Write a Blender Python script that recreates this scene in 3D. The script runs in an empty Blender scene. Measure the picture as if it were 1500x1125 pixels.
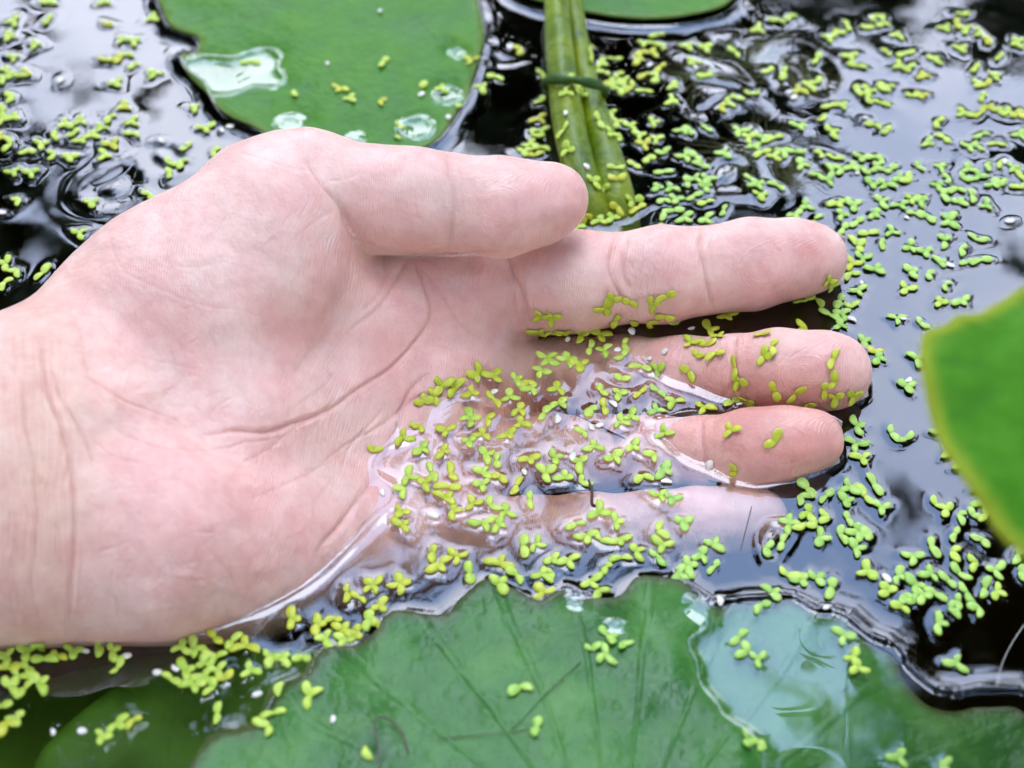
import bpy, bmesh, math, random
import numpy as np
from mathutils import Vector, Matrix
from mathutils.bvhtree import BVHTree
from mathutils.geometry import delaunay_2d_cdt

random.seed(7); rng = np.random.default_rng(7)
R = math.radians
scene = bpy.context.scene
C = scene.collection

# ------------------------------------------------------------------ camera
PITCH = R(48.0); FPX = 2500.0; DIST = 0.3825
sp, cp = math.sin(PITCH), math.cos(PITCH)
CAM = np.array([0.0, -DIST * cp, DIST * sp])
RIGHT = np.array([1.0, 0, 0]); UP = np.array([0, sp, cp]); FWD = np.array([0, cp, -sp])
cam_data = bpy.data.cameras.new("camera"); cam = bpy.data.objects.new("camera", cam_data); C.objects.link(cam)
cam.location = CAM; cam.rotation_euler = (math.pi / 2 - PITCH, 0, 0)
cam_data.lens = 60.0; cam_data.sensor_width = 36.0
cam_data.clip_start = 0.01; cam_data.clip_end = 300.0
cam_data.dof.use_dof = True; cam_data.dof.focus_distance = 0.378; cam_data.dof.aperture_fstop = 11.0
scene.camera = cam

# ------------------------------------------------------------------ world: bright overcast sky
SUN_EL, SUN_ROT = R(76), R(350)
world = bpy.data.worlds.new("World"); scene.world = world; world.use_nodes = True
wn = world.node_tree; wn.nodes.clear()
def N(nt, t, **kw):
    n = nt.nodes.new(t)
    for k, v in kw.items(): setattr(n, k, v)
    return n
wo = N(wn, 'ShaderNodeOutputWorld'); bg = N(wn, 'ShaderNodeBackground'); bg.inputs[1].default_value = 0.10
sky = N(wn, 'ShaderNodeTexSky', sky_type='NISHITA'); sky.sun_disc = False
sky.sun_elevation = SUN_EL; sky.sun_rotation = SUN_ROT
tc = N(wn, 'ShaderNodeTexCoord')
nz = N(wn, 'ShaderNodeTexNoise'); nz.inputs['Scale'].default_value = 2.3; nz.inputs['Detail'].default_value = 5.0
wn.links.new(tc.outputs['Generated'], nz.inputs['Vector'])
cr = N(wn, 'ShaderNodeValToRGB')
cr.color_ramp.elements[0].position = 0.40; cr.color_ramp.elements[0].color = (20, 29.5, 51, 1)
cr.color_ramp.elements[1].position = 0.62; cr.color_ramp.elements[1].color = (66, 69, 82, 1)
wn.links.new(nz.outputs['Fac'], cr.inputs['Fac'])
sep = N(wn, 'ShaderNodeSeparateXYZ'); wn.links.new(tc.outputs['Generated'], sep.inputs[0])
mr = N(wn, 'ShaderNodeMapRange'); mr.inputs[1].default_value = 0.60; mr.inputs[2].default_value = 0.80
mr.inputs[3].default_value = 0.08; mr.inputs[4].default_value = -0.16
wn.links.new(sep.outputs['Z'], mr.inputs[0])
ad = N(wn, 'ShaderNodeMath', operation='ADD'); wn.links.new(nz.outputs['Fac'], ad.inputs[0]); wn.links.new(mr.outputs[0], ad.inputs[1])
wn.links.new(ad.outputs[0], cr.inputs['Fac'])
mx = N(wn, 'ShaderNodeMix', data_type='RGBA'); mx.inputs[0].default_value = 0.85
wn.links.new(sky.outputs[0], mx.inputs[6]); wn.links.new(cr.outputs[0], mx.inputs[7])
wn.links.new(mx.outputs[2], bg.inputs[0]); wn.links.new(bg.outputs[0], wo.inputs[0])

sun_d = bpy.data.lights.new("sun", 'SUN'); sun_d.energy = 1.1; sun_d.angle = R(30); sun_d.color = (1.0, 0.975, 0.95)
sun = bpy.data.objects.new("sun", sun_d); C.objects.link(sun)
# sky sun_rotation is measured from +Y; keep both pointing the same way
sd = Vector((math.sin(SUN_ROT) * math.cos(SUN_EL), math.cos(SUN_ROT) * math.cos(SUN_EL), math.sin(SUN_EL)))
sun.rotation_euler = (-sd).to_track_quat('-Z', 'Y').to_euler()

scene.view_settings.view_transform = 'Standard'; scene.view_settings.look = 'None'
scene.view_settings.gamma = 1.0; scene.view_settings.use_curve_mapping = False
scene.view_settings.exposure = 0.64
scene.render.engine = 'CYCLES'
cy = scene.cycles
cy.max_bounces = 7; cy.diffuse_bounces = 3; cy.glossy_bounces = 3; cy.transmission_bounces = 4
cy.transparent_max_bounces = 12; cy.volume_bounces = 0
cy.sample_clamp_indirect = 6.0; cy.use_denoising = True

# ------------------------------------------------------------------ helpers
def ray(px, py):
    v = FWD * FPX + RIGHT * (px - 750.0) + UP * (562.5 - py)
    return v / np.linalg.norm(v)
def P(px, py, z=0.0):
    v = FWD * FPX + RIGHT * (px - 750.0) + UP * (562.5 - py)
    return CAM + v * ((z - CAM[2]) / v[2])
def depth(p): return float((np.asarray(p) - CAM) @ FWD)
def mpx(p): return depth(p) / FPX
def project(pts):
    v = pts - CAM
    d = v @ FWD
    return np.stack([750 + FPX * (v @ RIGHT) / d, 562.5 - FPX * (v @ UP) / d], 1)

def link(name, me, mat=None, parent=None, **props):
    o = bpy.data.objects.new(name, me); C.objects.link(o)
    if mat is not None and me is not None and not me.materials: me.materials.append(mat)
    if parent is not None: o.parent = parent
    for k, v in props.items(): o[k] = v
    return o
def smooth(me): me.polygons.foreach_set('use_smooth', [True] * len(me.polygons)); me.update(); return me
def pydata(name, v, f):
    me = bpy.data.meshes.new(name)
    me.from_pydata([tuple(map(float, a)) for a in v], [], f); me.update(); return smooth(me)
def fast_mesh(name, v, f, extra=()):                                # v (N,3), f (M,4) or (M,3)
    me = bpy.data.meshes.new(name); k = f.shape[1]
    me.vertices.add(len(v)); me.vertices.foreach_set('co', np.ascontiguousarray(v, dtype=np.float32).ravel())
    lv = np.ascontiguousarray(f, dtype=np.int32).ravel(); ls = np.arange(0, f.size, k, dtype=np.int32)
    if len(extra):
        ls = np.concatenate([ls, len(lv) + np.concatenate([[0], np.cumsum([len(e) for e in extra])[:-1]])]).astype(np.int32)
        lv = np.concatenate([lv, [i for e in extra for i in e]]).astype(np.int32)
    me.loops.add(len(lv)); me.loops.foreach_set('vertex_index', lv)
    me.polygons.add(len(ls)); me.polygons.foreach_set('loop_start', ls)
    me.update(calc_edges=True); me.validate(); return smooth(me)
def empty(name, loc, **props):
    o = bpy.data.objects.new(name, None); C.objects.link(o); o.location = loc; o.empty_display_size = 0.01
    for k, v in props.items(): o[k] = v
    return o
def chaikin(pts, n=2, closed=True):
    pts = np.asarray(pts, float)
    for _ in range(n):
        a = pts; b = np.roll(pts, -1, 0)
        if not closed: a, b = pts[:-1], pts[1:]
        q = np.empty((len(a) * 2, pts.shape[1])); q[0::2] = a * .75 + b * .25; q[1::2] = a * .25 + b * .75
        if not closed: q = np.vstack([pts[:1], q, pts[-1:]])
        pts = q
    return pts
def polydist(q, line, want_t=False):
    """distance of 2-D points q to polyline"""
    line = np.asarray(line, float); best = np.full(len(q), 1e9); bt = np.zeros(len(q)); acc = 0.0
    for a, b in zip(line[:-1], line[1:]):
        ab = b - a; L = max(np.hypot(*ab), 1e-9)
        t = np.clip(((q - a) @ ab) / (L * L), 0, 1)
        d = np.hypot(*(q - a - t[:, None] * ab).T)
        m = d < best; best[m] = d[m]; bt[m] = acc + t[m] * L; acc += L
    return (best, bt / acc) if want_t else best
def inside(q, poly):
    poly = np.asarray(poly); x, y = q[:, 0], q[:, 1]; c = np.zeros(len(q), bool)
    for (x1, y1), (x2, y2) in zip(poly, np.roll(poly, -1, 0)):
        with np.errstate(divide='ignore', invalid='ignore'):
            c ^= ((y1 > y) != (y2 > y)) & (x < (x2 - x1) * (y - y1) / (y2 - y1 + 1e-15) + x1)
    return c
def vnoise(x, y, s, seed=0):
    """cheap smooth value noise on numpy arrays"""
    r = np.random.default_rng(seed).random((64, 64)) * 2 - 1
    u = x / s + 17.3; v = y / s + 9.1
    i = np.floor(u).astype(int); j = np.floor(v).astype(int); fu = u - i; fv = v - j
    fu = fu * fu * (3 - 2 * fu); fv = fv * fv * (3 - 2 * fv)
    g = lambda a, b: r[a % 64, b % 64]
    return (g(i, j) * (1 - fu) + g(i + 1, j) * fu) * (1 - fv) + (g(i, j + 1) * (1 - fu) + g(i + 1, j + 1) * fu) * fv

# ------------------------------------------------------------------ materials
def mat_base(name):
    m = bpy.data.materials.new(name); m.use_nodes = True; nt = m.node_tree
    b = nt.nodes['Principled BSDF']; return m, nt, b
def noise(nt, scale, detail=4, rough=.5, coord='Object', dist=0.0):
    t = N(nt, 'ShaderNodeTexCoord'); n = N(nt, 'ShaderNodeTexNoise')
    n.inputs['Scale'].default_value = scale; n.inputs['Detail'].default_value = detail
    n.inputs['Roughness'].default_value = rough; n.inputs['Distortion'].default_value = dist
    nt.links.new(t.outputs[coord], n.inputs['Vector']); return n
def ramp(nt, src, stops):
    r = N(nt, 'ShaderNodeValToRGB'); e = r.color_ramp.elements
    while len(e) < len(stops): e.new(.5)
    for k, (p, c) in enumerate(stops): e[k].position = p; e[k].color = (*c, 1)
    nt.links.new(src, r.inputs['Fac']); return r
def bump(nt, b, src, strength, distance, prev=None):
    n = N(nt, 'ShaderNodeBump'); n.inputs['Strength'].default_value = strength; n.inputs['Distance'].default_value = distance
    nt.links.new(src, n.inputs['Height'])
    if prev is not None: nt.links.new(prev.outputs[0], n.inputs['Normal'])
    nt.links.new(n.outputs[0], b.inputs['Normal']); return n
def mixc(nt, fac, a, b, mode='MIX'):
    m = N(nt, 'ShaderNodeMix', data_type='RGBA', blend_type=mode)
    for idx, s in ((0, fac), (6, a), (7, b)):
        if isinstance(s, (int, float)): m.inputs[idx].default_value = s
        elif isinstance(s, tuple): m.inputs[idx].default_value = (*s, 1)
        else: nt.links.new(s, m.inputs[idx])
    return m.outputs[2]

def skin_material():
    m, nt, b = mat_base("skin")
    at = N(nt, 'ShaderNodeAttribute', attribute_name='tone')
    n1 = noise(nt, 95, 3, .55); n2 = noise(nt, 380, 3, .6)
    r1 = ramp(nt, n1.outputs[0], [(.36, (1.05, 1.07, 1.07)), (.62, (1.0, .88, .885))])
    r2 = ramp(nt, n2.outputs[0], [(.3, (1.03, 1.03, 1.03)), (.7, (.955, .92, .92))])
    c = mixc(nt, 1.0, at.outputs['Color'], r1.outputs[0], 'MULTIPLY'); c = mixc(nt, 1.0, c, r2.outputs[0], 'MULTIPLY')
    nt.links.new(c, b.inputs['Base Color'])
    b.inputs['Roughness'].default_value = .42; b.inputs['Specular IOR Level'].default_value = .42
    b.inputs['Subsurface Weight'].default_value = .35; b.inputs['Subsurface Radius'].default_value = (1.0, .35, .2)
    b.inputs['Subsurface Scale'].default_value = .0028
    # friction ridges follow the stored direction field
    rg = N(nt, 'ShaderNodeAttribute', attribute_name='ridge')
    mu = N(nt, 'ShaderNodeMath', operation='MULTIPLY'); mu.inputs[1].default_value = 2 * math.pi / .00052
    nt.links.new(rg.outputs['Fac'], mu.inputs[0])
    ns = N(nt, 'ShaderNodeMath', operation='MULTIPLY_ADD'); nd = noise(nt, 160, 2); ns.inputs[1].default_value = 9.0
    nt.links.new(nd.outputs[0], ns.inputs[0]); nt.links.new(mu.outputs[0], ns.inputs[2])
    si = N(nt, 'ShaderNodeMath', operation='SINE'); nt.links.new(ns.outputs[0], si.inputs[0])
    v = N(nt, 'ShaderNodeTexVoronoi'); v.inputs['Scale'].default_value = 900
    t = N(nt, 'ShaderNodeTexCoord'); nt.links.new(t.outputs['Object'], v.inputs['Vector'])
    b1 = bump(nt, b, si.outputs[0], .32, .00010)
    b2 = bump(nt, b, v.outputs['Distance'], .32, .00025, b1)
    bump(nt, b, n2.outputs[0], .35, .0008, b2)
    return m

def frond_material(name, c_lo, c_hi):
    m, nt, b = mat_base(name)
    oi = N(nt, 'ShaderNodeObjectInfo'); n = noise(nt, 700, 3)
    r = ramp(nt, oi.outputs['Random'], [(0, c_lo), (1, c_hi)])
    r2 = ramp(nt, n.outputs[0], [(.3, (.82, .86, .7)), (.7, (1.12, 1.08, 1.1))])
    c = mixc(nt, 1.0, r.outputs[0], r2.outputs[0], 'MULTIPLY')
    nt.links.new(c, b.inputs['Base Color'])
    b.inputs['Roughness'].default_value = .42; b.inputs['Specular IOR Level'].default_value = .35
    b.inputs['Subsurface Weight'].default_value = .25; b.inputs['Subsurface Radius'].default_value = (.8, 1, .2)
    b.inputs['Subsurface Scale'].default_value = .0006
    bump(nt, b, n.outputs[0], .35, .0004)
    return m

def leaf_material(name, dark, mid, light, rough=.42, spec=.5, edge=None, scale=60, centre=(0, 0), veins=.0):
    m, nt, b = mat_base(name)
    n = noise(nt, scale, 5, .6); n2 = noise(nt, scale * 6, 3)
    r = ramp(nt, n.outputs[0], [(.3, dark), (.5, mid), (.72, light)])
    r2 = ramp(nt, n2.outputs[0], [(.3, (.88, .9, .85)), (.7, (1.08, 1.06, 1.1))])
    c = mixc(nt, 1.0, r.outputs[0], r2.outputs[0], 'MULTIPLY')
    if edge is not None:
        at = N(nt, 'ShaderNodeAttribute', attribute_name='edge')
        c = mixc(nt, at.outputs['Fac'], c, edge)
    nt.links.new(c, b.inputs['Base Color'])
    b.inputs['Roughness'].default_value = rough; b.inputs['Specular IOR Level'].default_value = spec
    rr = ramp(nt, n.outputs[0], [(.3, (rough * .8,) * 3), (.7, (rough * 1.25,) * 3)]); nt.links.new(rr.outputs[0], b.inputs['Roughness'])
    b1 = bump(nt, b, n.outputs[0], .6, .005)
    # radial veins
    t = N(nt, 'ShaderNodeTexCoord'); mp = N(nt, 'ShaderNodeMapping'); mp.inputs['Location'].default_value = (-centre[0], -centre[1], 0)
    nt.links.new(t.outputs['Object'], mp.inputs[0]); g = N(nt, 'ShaderNodeTexGradient', gradient_type='RADIAL'); nt.links.new(mp.outputs[0], g.inputs[0])
    mu = N(nt, 'ShaderNodeMath', operation='MULTIPLY_ADD'); mu.inputs[1].default_value = 2 * math.pi * 26
    nw = N(nt, 'ShaderNodeMath', operation='MULTIPLY'); nw.inputs[1].default_value = 2.2
    nt.links.new(noise(nt, 25, 2).outputs[0], nw.inputs[0]); nt.links.new(g.outputs[1], mu.inputs[0]); nt.links.new(nw.outputs[0], mu.inputs[2])
    s = N(nt, 'ShaderNodeMath', operation='COSINE'); nt.links.new(mu.outputs[0], s.inputs[0])
    pw = N(nt, 'ShaderNodeMapRange'); pw.inputs[1].default_value = .9; pw.inputs[2].default_value = 1.0; nt.links.new(s.outputs[0], pw.inputs[0])
    bump(nt, b, pw.outputs[0], .35 * veins, .0005, bump(nt, b, n2.outputs[0], .25, .0006, b1))
    return m

def plain(name, c, rough=.6, c2=None, scale=100, bs=.3, bd=.001, spec=.5):
    m, nt, b = mat_base(name)
    n = noise(nt, scale, 4); r = ramp(nt, n.outputs[0], [(.3, c), (.7, c2 or tuple(x * .6 for x in c))])
    nt.links.new(r.outputs[0], b.inputs['Base Color']); b.inputs['Roughness'].default_value = rough
    b.inputs['Specular IOR Level'].default_value = spec
    bump(nt, b, n.outputs[0], bs, bd); return m

def water_material():
    m = bpy.data.materials.new("pond_water"); m.use_nodes = True; nt = m.node_tree; nt.nodes.clear()
    out = N(nt, 'ShaderNodeOutputMaterial')
    gl = N(nt, 'ShaderNodeBsdfGlossy'); gl.inputs['Roughness'].default_value = .015; gl.inputs['Color'].default_value = (1, 1, 1, 1)
    tr = N(nt, 'ShaderNodeBsdfTransparent'); tr.inputs['Color'].default_value = (.97, .98, .96, 1)
    fr = N(nt, 'ShaderNodeFresnel'); fr.inputs['IOR'].default_value = 1.62
    nz = noise(nt, 45, 2); bp = N(nt, 'ShaderNodeBump'); bp.inputs['Strength'].default_value = .03; bp.inputs['Distance'].default_value = .002
    nt.links.new(nz.outputs[0], bp.inputs['Height'])
    nt.links.new(bp.outputs[0], gl.inputs['Normal']); nt.links.new(bp.outputs[0], fr.inputs['Normal'])
    geo = N(nt, 'ShaderNodeNewGeometry')
    mb = N(nt, 'ShaderNodeMath', operation='SUBTRACT'); mb.inputs[0].default_value = 1.0; nt.links.new(geo.outputs['Backfacing'], mb.inputs[1])
    mf = N(nt, 'ShaderNodeMath', operation='MULTIPLY'); nt.links.new(fr.outputs[0], mf.inputs[0]); nt.links.new(mb.outputs[0], mf.inputs[1])
    mxs = N(nt, 'ShaderNodeMixShader'); nt.links.new(mf.outputs[0], mxs.inputs[0])
    nt.links.new(tr.outputs[0], mxs.inputs[1]); nt.links.new(gl.outputs[0], mxs.inputs[2])
    nt.links.new(mxs.outputs[0], out.inputs['Surface'])
    va = N(nt, 'ShaderNodeVolumeAbsorption'); va.inputs['Color'].default_value = (.62, .55, .30, 1); va.inputs['Density'].default_value = 34
    nt.links.new(va.outputs[0], out.inputs['Volume'])
    return m

M = {}
M['skin'] = skin_material()
M['nail'] = plain("nail", (.62, .50, .46), .25, (.55, .42, .38), 300, .05)
M['lime'] = frond_material("duckweed_lime", (.33, .47, .04), (.44, .56, .075))
M['yellow'] = frond_material("duckweed_yellow_green", (.38, .44, .02), (.47, .49, .035))
M['green'] = frond_material("duckweed_fresh_green", (.25, .44, .065), (.36, .53, .10))
M['pale'] = frond_material("duckweed_pale_dead", (.55, .52, .42), (.72, .66, .58))
M['water'] = water_material()
M['bed'] = plain("pond_bed", (.018, .018, .010), .9, (.040, .034, .016), 30, .5, .004)
M['root'] = plain("root_hair", (.10, .11, .04), .6)

# ------------------------------------------------------------------ THE HAND
def S(px, py, z, r): 
    p = P(px, py, z); return (p, r * mpx(p))
def cone(pt, a, b, box=None):
    (A, ra), (B, rb) = a, b; ba = (B - A); L = ba @ ba
    pa = pt - A.astype(np.float32)
    h = np.clip(pa @ ba.astype(np.float32) / L, 0, 1)
    return np.linalg.norm(pa - h[:, None] * ba.astype(np.float32), axis=1) - (ra + (rb - ra) * h)
def smin(a, b, k):
    h = np.clip(.5 + .5 * (b - a) / k, 0, 1); return b + (a - b) * h - k * h * (1 - h)
def chain(pt, ss, k):
    d = None
    for a, b in zip(ss[:-1], ss[1:]):
        e = cone(pt, a, b); d = e if d is None else smin(d, e, k)
    return d
FIN = {
 'thumb': [S(400,310,.022,112), S(450,284,.029,92), S(560,293,.030,76), S(610,294,.030,74), S(665,297,.029,67), S(735,303,.0295,71), S(790,298,.028,58), S(812,291,.028,50)],
 'index': [S(640,455,-.002,80), S(735,430,.002,62), S(800,418,.005,69), S(850,412,.007,72), S(905,408,.007,63), S(970,402,.008,69), S(1035,396,.008,61), S(1100,387,.0085,65), S(1160,379,.008,56), S(1192,378,.008,50)],
 'middle': [S(640,575,-.009,78), S(740,566,-.013,66), S(830,558,-.014,62), S(910,554,-.0118,60), S(1000,552,-.0060,57), S(1075,547,-.0008,54), S(1140,543,.0038,59), S(1205,543,.0045,55), S(1224,545,.0045,53)],
 'ring': [S(630,690,-.0125,74), S(720,672,-.0135,60), S(800,664,-.0145,56), S(880,662,-.0115,52), S(960,661,-.0085,50), S(1030,660,-.0038,47), S(1100,656,.0013,55), S(1150,650,.0025,52), S(1190,645,.003,46)],
 'pinky': [S(600,790,-.0150,80), S(700,792,-.0170,64), S(780,783,-.015,54), S(860,775,-.0135,51), S(950,772,-.0112,50), S(1020,766,-.0095,50), S(1080,760,-.0088,46), S(1114,757,-.0085,40)],
}
PALM = [
 (S(-1500,700,.012,240), S(-100,700,.012,205)), (S(-100,700,.012,205), S(60,690,.012,190)),
 (S(-100,760,.010,185), S(70,765,.010,170)), (S(-100,660,.012,165), S(70,610,.014,142)), (S(-100,670,.016,145), S(120,620,.018,120)),
 # hypothenar side
 (S(60,770,.008,160), S(230,790,.007,140)), (S(230,790,.007,140), S(360,795,-.0052,132)), (S(360,795,-.0052,132), S(520,795,-.0168,108)), (S(520,795,-.0168,108), S(640,785,-.0170,86)),
 # middle of the palm
 (S(90,620,.012,140), S(330,640,.005,120)), (S(330,640,.004,120), S(500,660,-.0130,105)), (S(500,660,-.0130,105), S(660,672,-.0165,80)),
 (S(330,600,.005,115), S(520,570,-.0068,100)), (S(520,570,-.0068,100), S(665,560,-.0125,82)),
 (S(260,540,.010,110), S(500,470,.004,92)), (S(500,470,.004,92), S(680,440,.001,84)),
 # thenar
 (S(80,565,.018,112), S(190,465,.018,106)), (S(190,465,.018,104), S(250,425,.021,115)), (S(250,428,.021,117), S(400,325,.028,120)),
 (S(290,470,.020,118), S(400,400,.022,112)),
 (S(130,480,.014,60), S(205,400,.016,62)),
]
def hand_sdf(pt):
    pt = pt.astype(np.float32)
    d = None
    for a, b in PALM:
        e = cone(pt, a, b); d = e if d is None else smin(d, e, .0085)
    xs = pt[:, 0]
    xb = {'thumb': P(470,300,.02)[0], 'index': P(760,420,0)[0], 'middle': P(800,560,0)[0], 'ring': P(790,660,0)[0], 'pinky': P(740,780,0)[0]}
    for nme, ss in FIN.items():
        e = chain(pt, ss, .003)
        t = np.clip((xb[nme] + .004 - xs) / .012, 0, 1)
        k = .0006 + t * t * .0062
        d = smin(d, e, k)
    return d

def surface_nets(f, lo, hi, h):
    nx, ny, nz = [int(math.ceil((b - a) / h)) + 1 for a, b in zip(lo, hi)]
    xs = lo[0] + np.arange(nx) * h; ys = lo[1] + np.arange(ny) * h; zs = lo[2] + np.arange(nz) * h
    # coarse pass marks the blocks worth evaluating
    D = np.full((nx, ny, nz), 1.0, np.float32); B = 8
    cxs = np.arange(0, nx, B); cys = np.arange(0, ny, B); czs = np.arange(0, nz, B)
    g = np.stack(np.meshgrid(xs[np.minimum(cxs + B // 2, nx - 1)], ys[np.minimum(cys + B // 2, ny - 1)], zs[np.minimum(czs + B // 2, nz - 1)], indexing='ij'), -1).reshape(-1, 3)
    dc = f(g).reshape(len(cxs), len(cys), len(czs))
    near = np.abs(dc) < B * h * 1.0 + .004
    idx = np.argwhere(near)
    off = np.stack(np.meshgrid(*[np.arange(B)] * 3, indexing='ij'), -1).reshape(-1, 3)
    for (a, b, c), v in np.ndenumerate(dc):
        if v < 0: D[a*B:(a+1)*B, b*B:(b+1)*B, c*B:(c+1)*B] = -1
    for s in range(0, len(idx), 1200):
        q = (idx[s:s+1200, None] * B + off[None]).reshape(-1, 3)
        q = q[(q[:, 0] < nx) & (q[:, 1] < ny) & (q[:, 2] < nz)]
        D[q[:, 0], q[:, 1], q[:, 2]] = f(np.array(lo) + q * h)
    inn = D < 0
    cnt = np.zeros((nx-1, ny-1, nz-1), np.int8); acc = np.zeros((nx-1, ny-1, nz-1, 3), np.float32)
    sl = lambda o, n: slice(o, n - 1 + o)
    for ax in range(3):
        o1, o2 = [a for a in range(3) if a != ax]
        for u in (0, 1):
            for v in (0, 1):
                off0 = [0, 0, 0]; off0[o1] = u; off0[o2] = v; off1 = list(off0); off1[ax] = 1
                A = D[sl(off0[0], nx), sl(off0[1], ny), sl(off0[2], nz)]; Bv = D[sl(off1[0], nx), sl(off1[1], ny), sl(off1[2], nz)]
                m = (A < 0) != (Bv < 0); t = np.where(m, A / np.where(m, A - Bv, 1), 0)
                cnt += m
                for k in range(3):
                    acc[..., k] += np.where(m, (t if k == ax else off0[k]), 0)
    act = cnt > 0; ids = -np.ones(act.shape, np.int64); ids[act] = np.arange(act.sum())
    cells = np.argwhere(act); V = np.array(lo) + (cells + acc[act] / cnt[act][:, None]) * h
    F = []
    for ax in range(3):
        o1, o2 = [(1, 2), (2, 0), (0, 1)][ax]
        n = [nx, ny, nz]; s0 = [slice(1, n[k] - 1) for k in range(3)]; s0[ax] = slice(0, n[ax] - 1); s1 = list(s0); s1[ax] = slice(1, n[ax])
        A = inn[tuple(s0)]; Bv = inn[tuple(s1)]
        for flip, m in ((False, A & ~Bv), (True, ~A & Bv)):
            e = np.argwhere(m); 
            for k in range(3):
                if k != ax: e[:, k] += 1
            q = []
            for du, dv in ((1, 1), (0, 1), (0, 0), (1, 0)):
                c = e.copy(); c[:, o1] -= du; c[:, o2] -= dv; q.append(ids[c[:, 0], c[:, 1], c[:, 2]])
            q = np.stack(q, 1); F.append(q[:, ::-1] if flip else q)
    return V, np.vstack(F)

def sdf_grad(p, e=.0002):
    g = np.zeros_like(p)
    for k in range(3):
        dd = np.zeros(3); dd[k] = e
        g[:, k] = hand_sdf(p + dd) - hand_sdf(p - dd)
    return g / (np.linalg.norm(g, axis=1)[:, None] + 1e-12)

HV, HF = surface_nets(hand_sdf, (-.262, -.125, -.052), (.105, .120, .052), .00062)
print("hand verts", len(HV))
for _ in range(2):
    g = sdf_grad(HV); HV = HV - g * hand_sdf(HV)[:, None]
# Laplacian relax (takes out stair steps)
def relax(V, F, n, w=.5):
    a = F.ravel(); b = np.roll(F, -1, 1).ravel(); c = np.roll(F, 1, 1).ravel()
    cnt = np.bincount(a, minlength=len(V)).astype(float) * 2
    for _ in range(n):
        s = np.zeros_like(V)
        for k in range(3):
            s[:, k] = np.bincount(a, V[b, k], len(V)) + np.bincount(a, V[c, k], len(V))
        V = V * (1 - w) + w * s / cnt[:, None]
    return V
HV = relax(HV, HF, 4)
def split_front(V, F, sel):
    """split the chosen quads in four; neighbours keep the shared edge points, so nothing tears"""
    n = len(V); FS = F[sel]; E = np.stack([FS, np.roll(FS, -1, 1)], -1); Es = np.sort(E, -1).reshape(-1, 2)
    key = Es[:, 0].astype(np.int64) * n + Es[:, 1]; uq, inv = np.unique(key, return_inverse=True)
    ev = np.stack([uq // n, uq % n], 1); mid = (V[ev[:, 0]] + V[ev[:, 1]]) / 2; ctr = V[FS].mean(1)
    mi = n + inv.reshape(-1, 4); ci = n + len(uq) + np.arange(len(FS))
    q = np.concatenate([np.stack([FS[:, k], mi[:, k], ci, mi[:, (k + 3) % 4]], 1) for k in range(4)])
    rest = F[~sel]; kr = np.sort(np.stack([rest, np.roll(rest, -1, 1)], -1), -1).astype(np.int64); kr = kr[..., 0] * n + kr[..., 1]
    pos = np.searchsorted(uq, kr); pos = np.minimum(pos, len(uq) - 1); hit_ = uq[pos] == kr
    plain_ = rest[~hit_.any(1)]; ng = []
    for f, hh, pp in zip(rest[hit_.any(1)], hit_[hit_.any(1)], pos[hit_.any(1)]):
        o = []
        for k in range(4):
            o.append(int(f[k])); 
            if hh[k]: o.append(int(n + pp[k]))
        ng.append(o)
    return np.vstack([V, mid, ctr]), np.vstack([q, plain_]), ng
N0 = len(HV)
def vnormals(V, F):
    n = np.cross(V[F[:, 2]] - V[F[:, 0]], V[F[:, 3]] - V[F[:, 1]]); s = np.zeros_like(V)
    for k in range(4):
        for c in range(3): s[:, c] += np.bincount(F[:, k], n[:, c], len(V))
    return s / (np.linalg.norm(s, axis=1)[:, None] + 1e-15)
HN = vnormals(HV, HF); hq = project(HV)
ff = (-(HN @ FWD) > -.05) & (hq[:, 0] > -30)
HV, HF, NG = split_front(HV, HF, ff[HF].all(1))
for _ in range(2):
    st_ = np.arange(len(HV)) >= N0
    HVr = relax(HV, HF, 1); HV[:] = HVr * .5 + HV * .5
print("hand verts", len(HV), "faces", len(HF), len(NG))
HN = vnormals(HV, HF)
hq = project(HV)
facing = np.clip(-(HN @ FWD) * 2.2, 0, 1)

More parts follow.
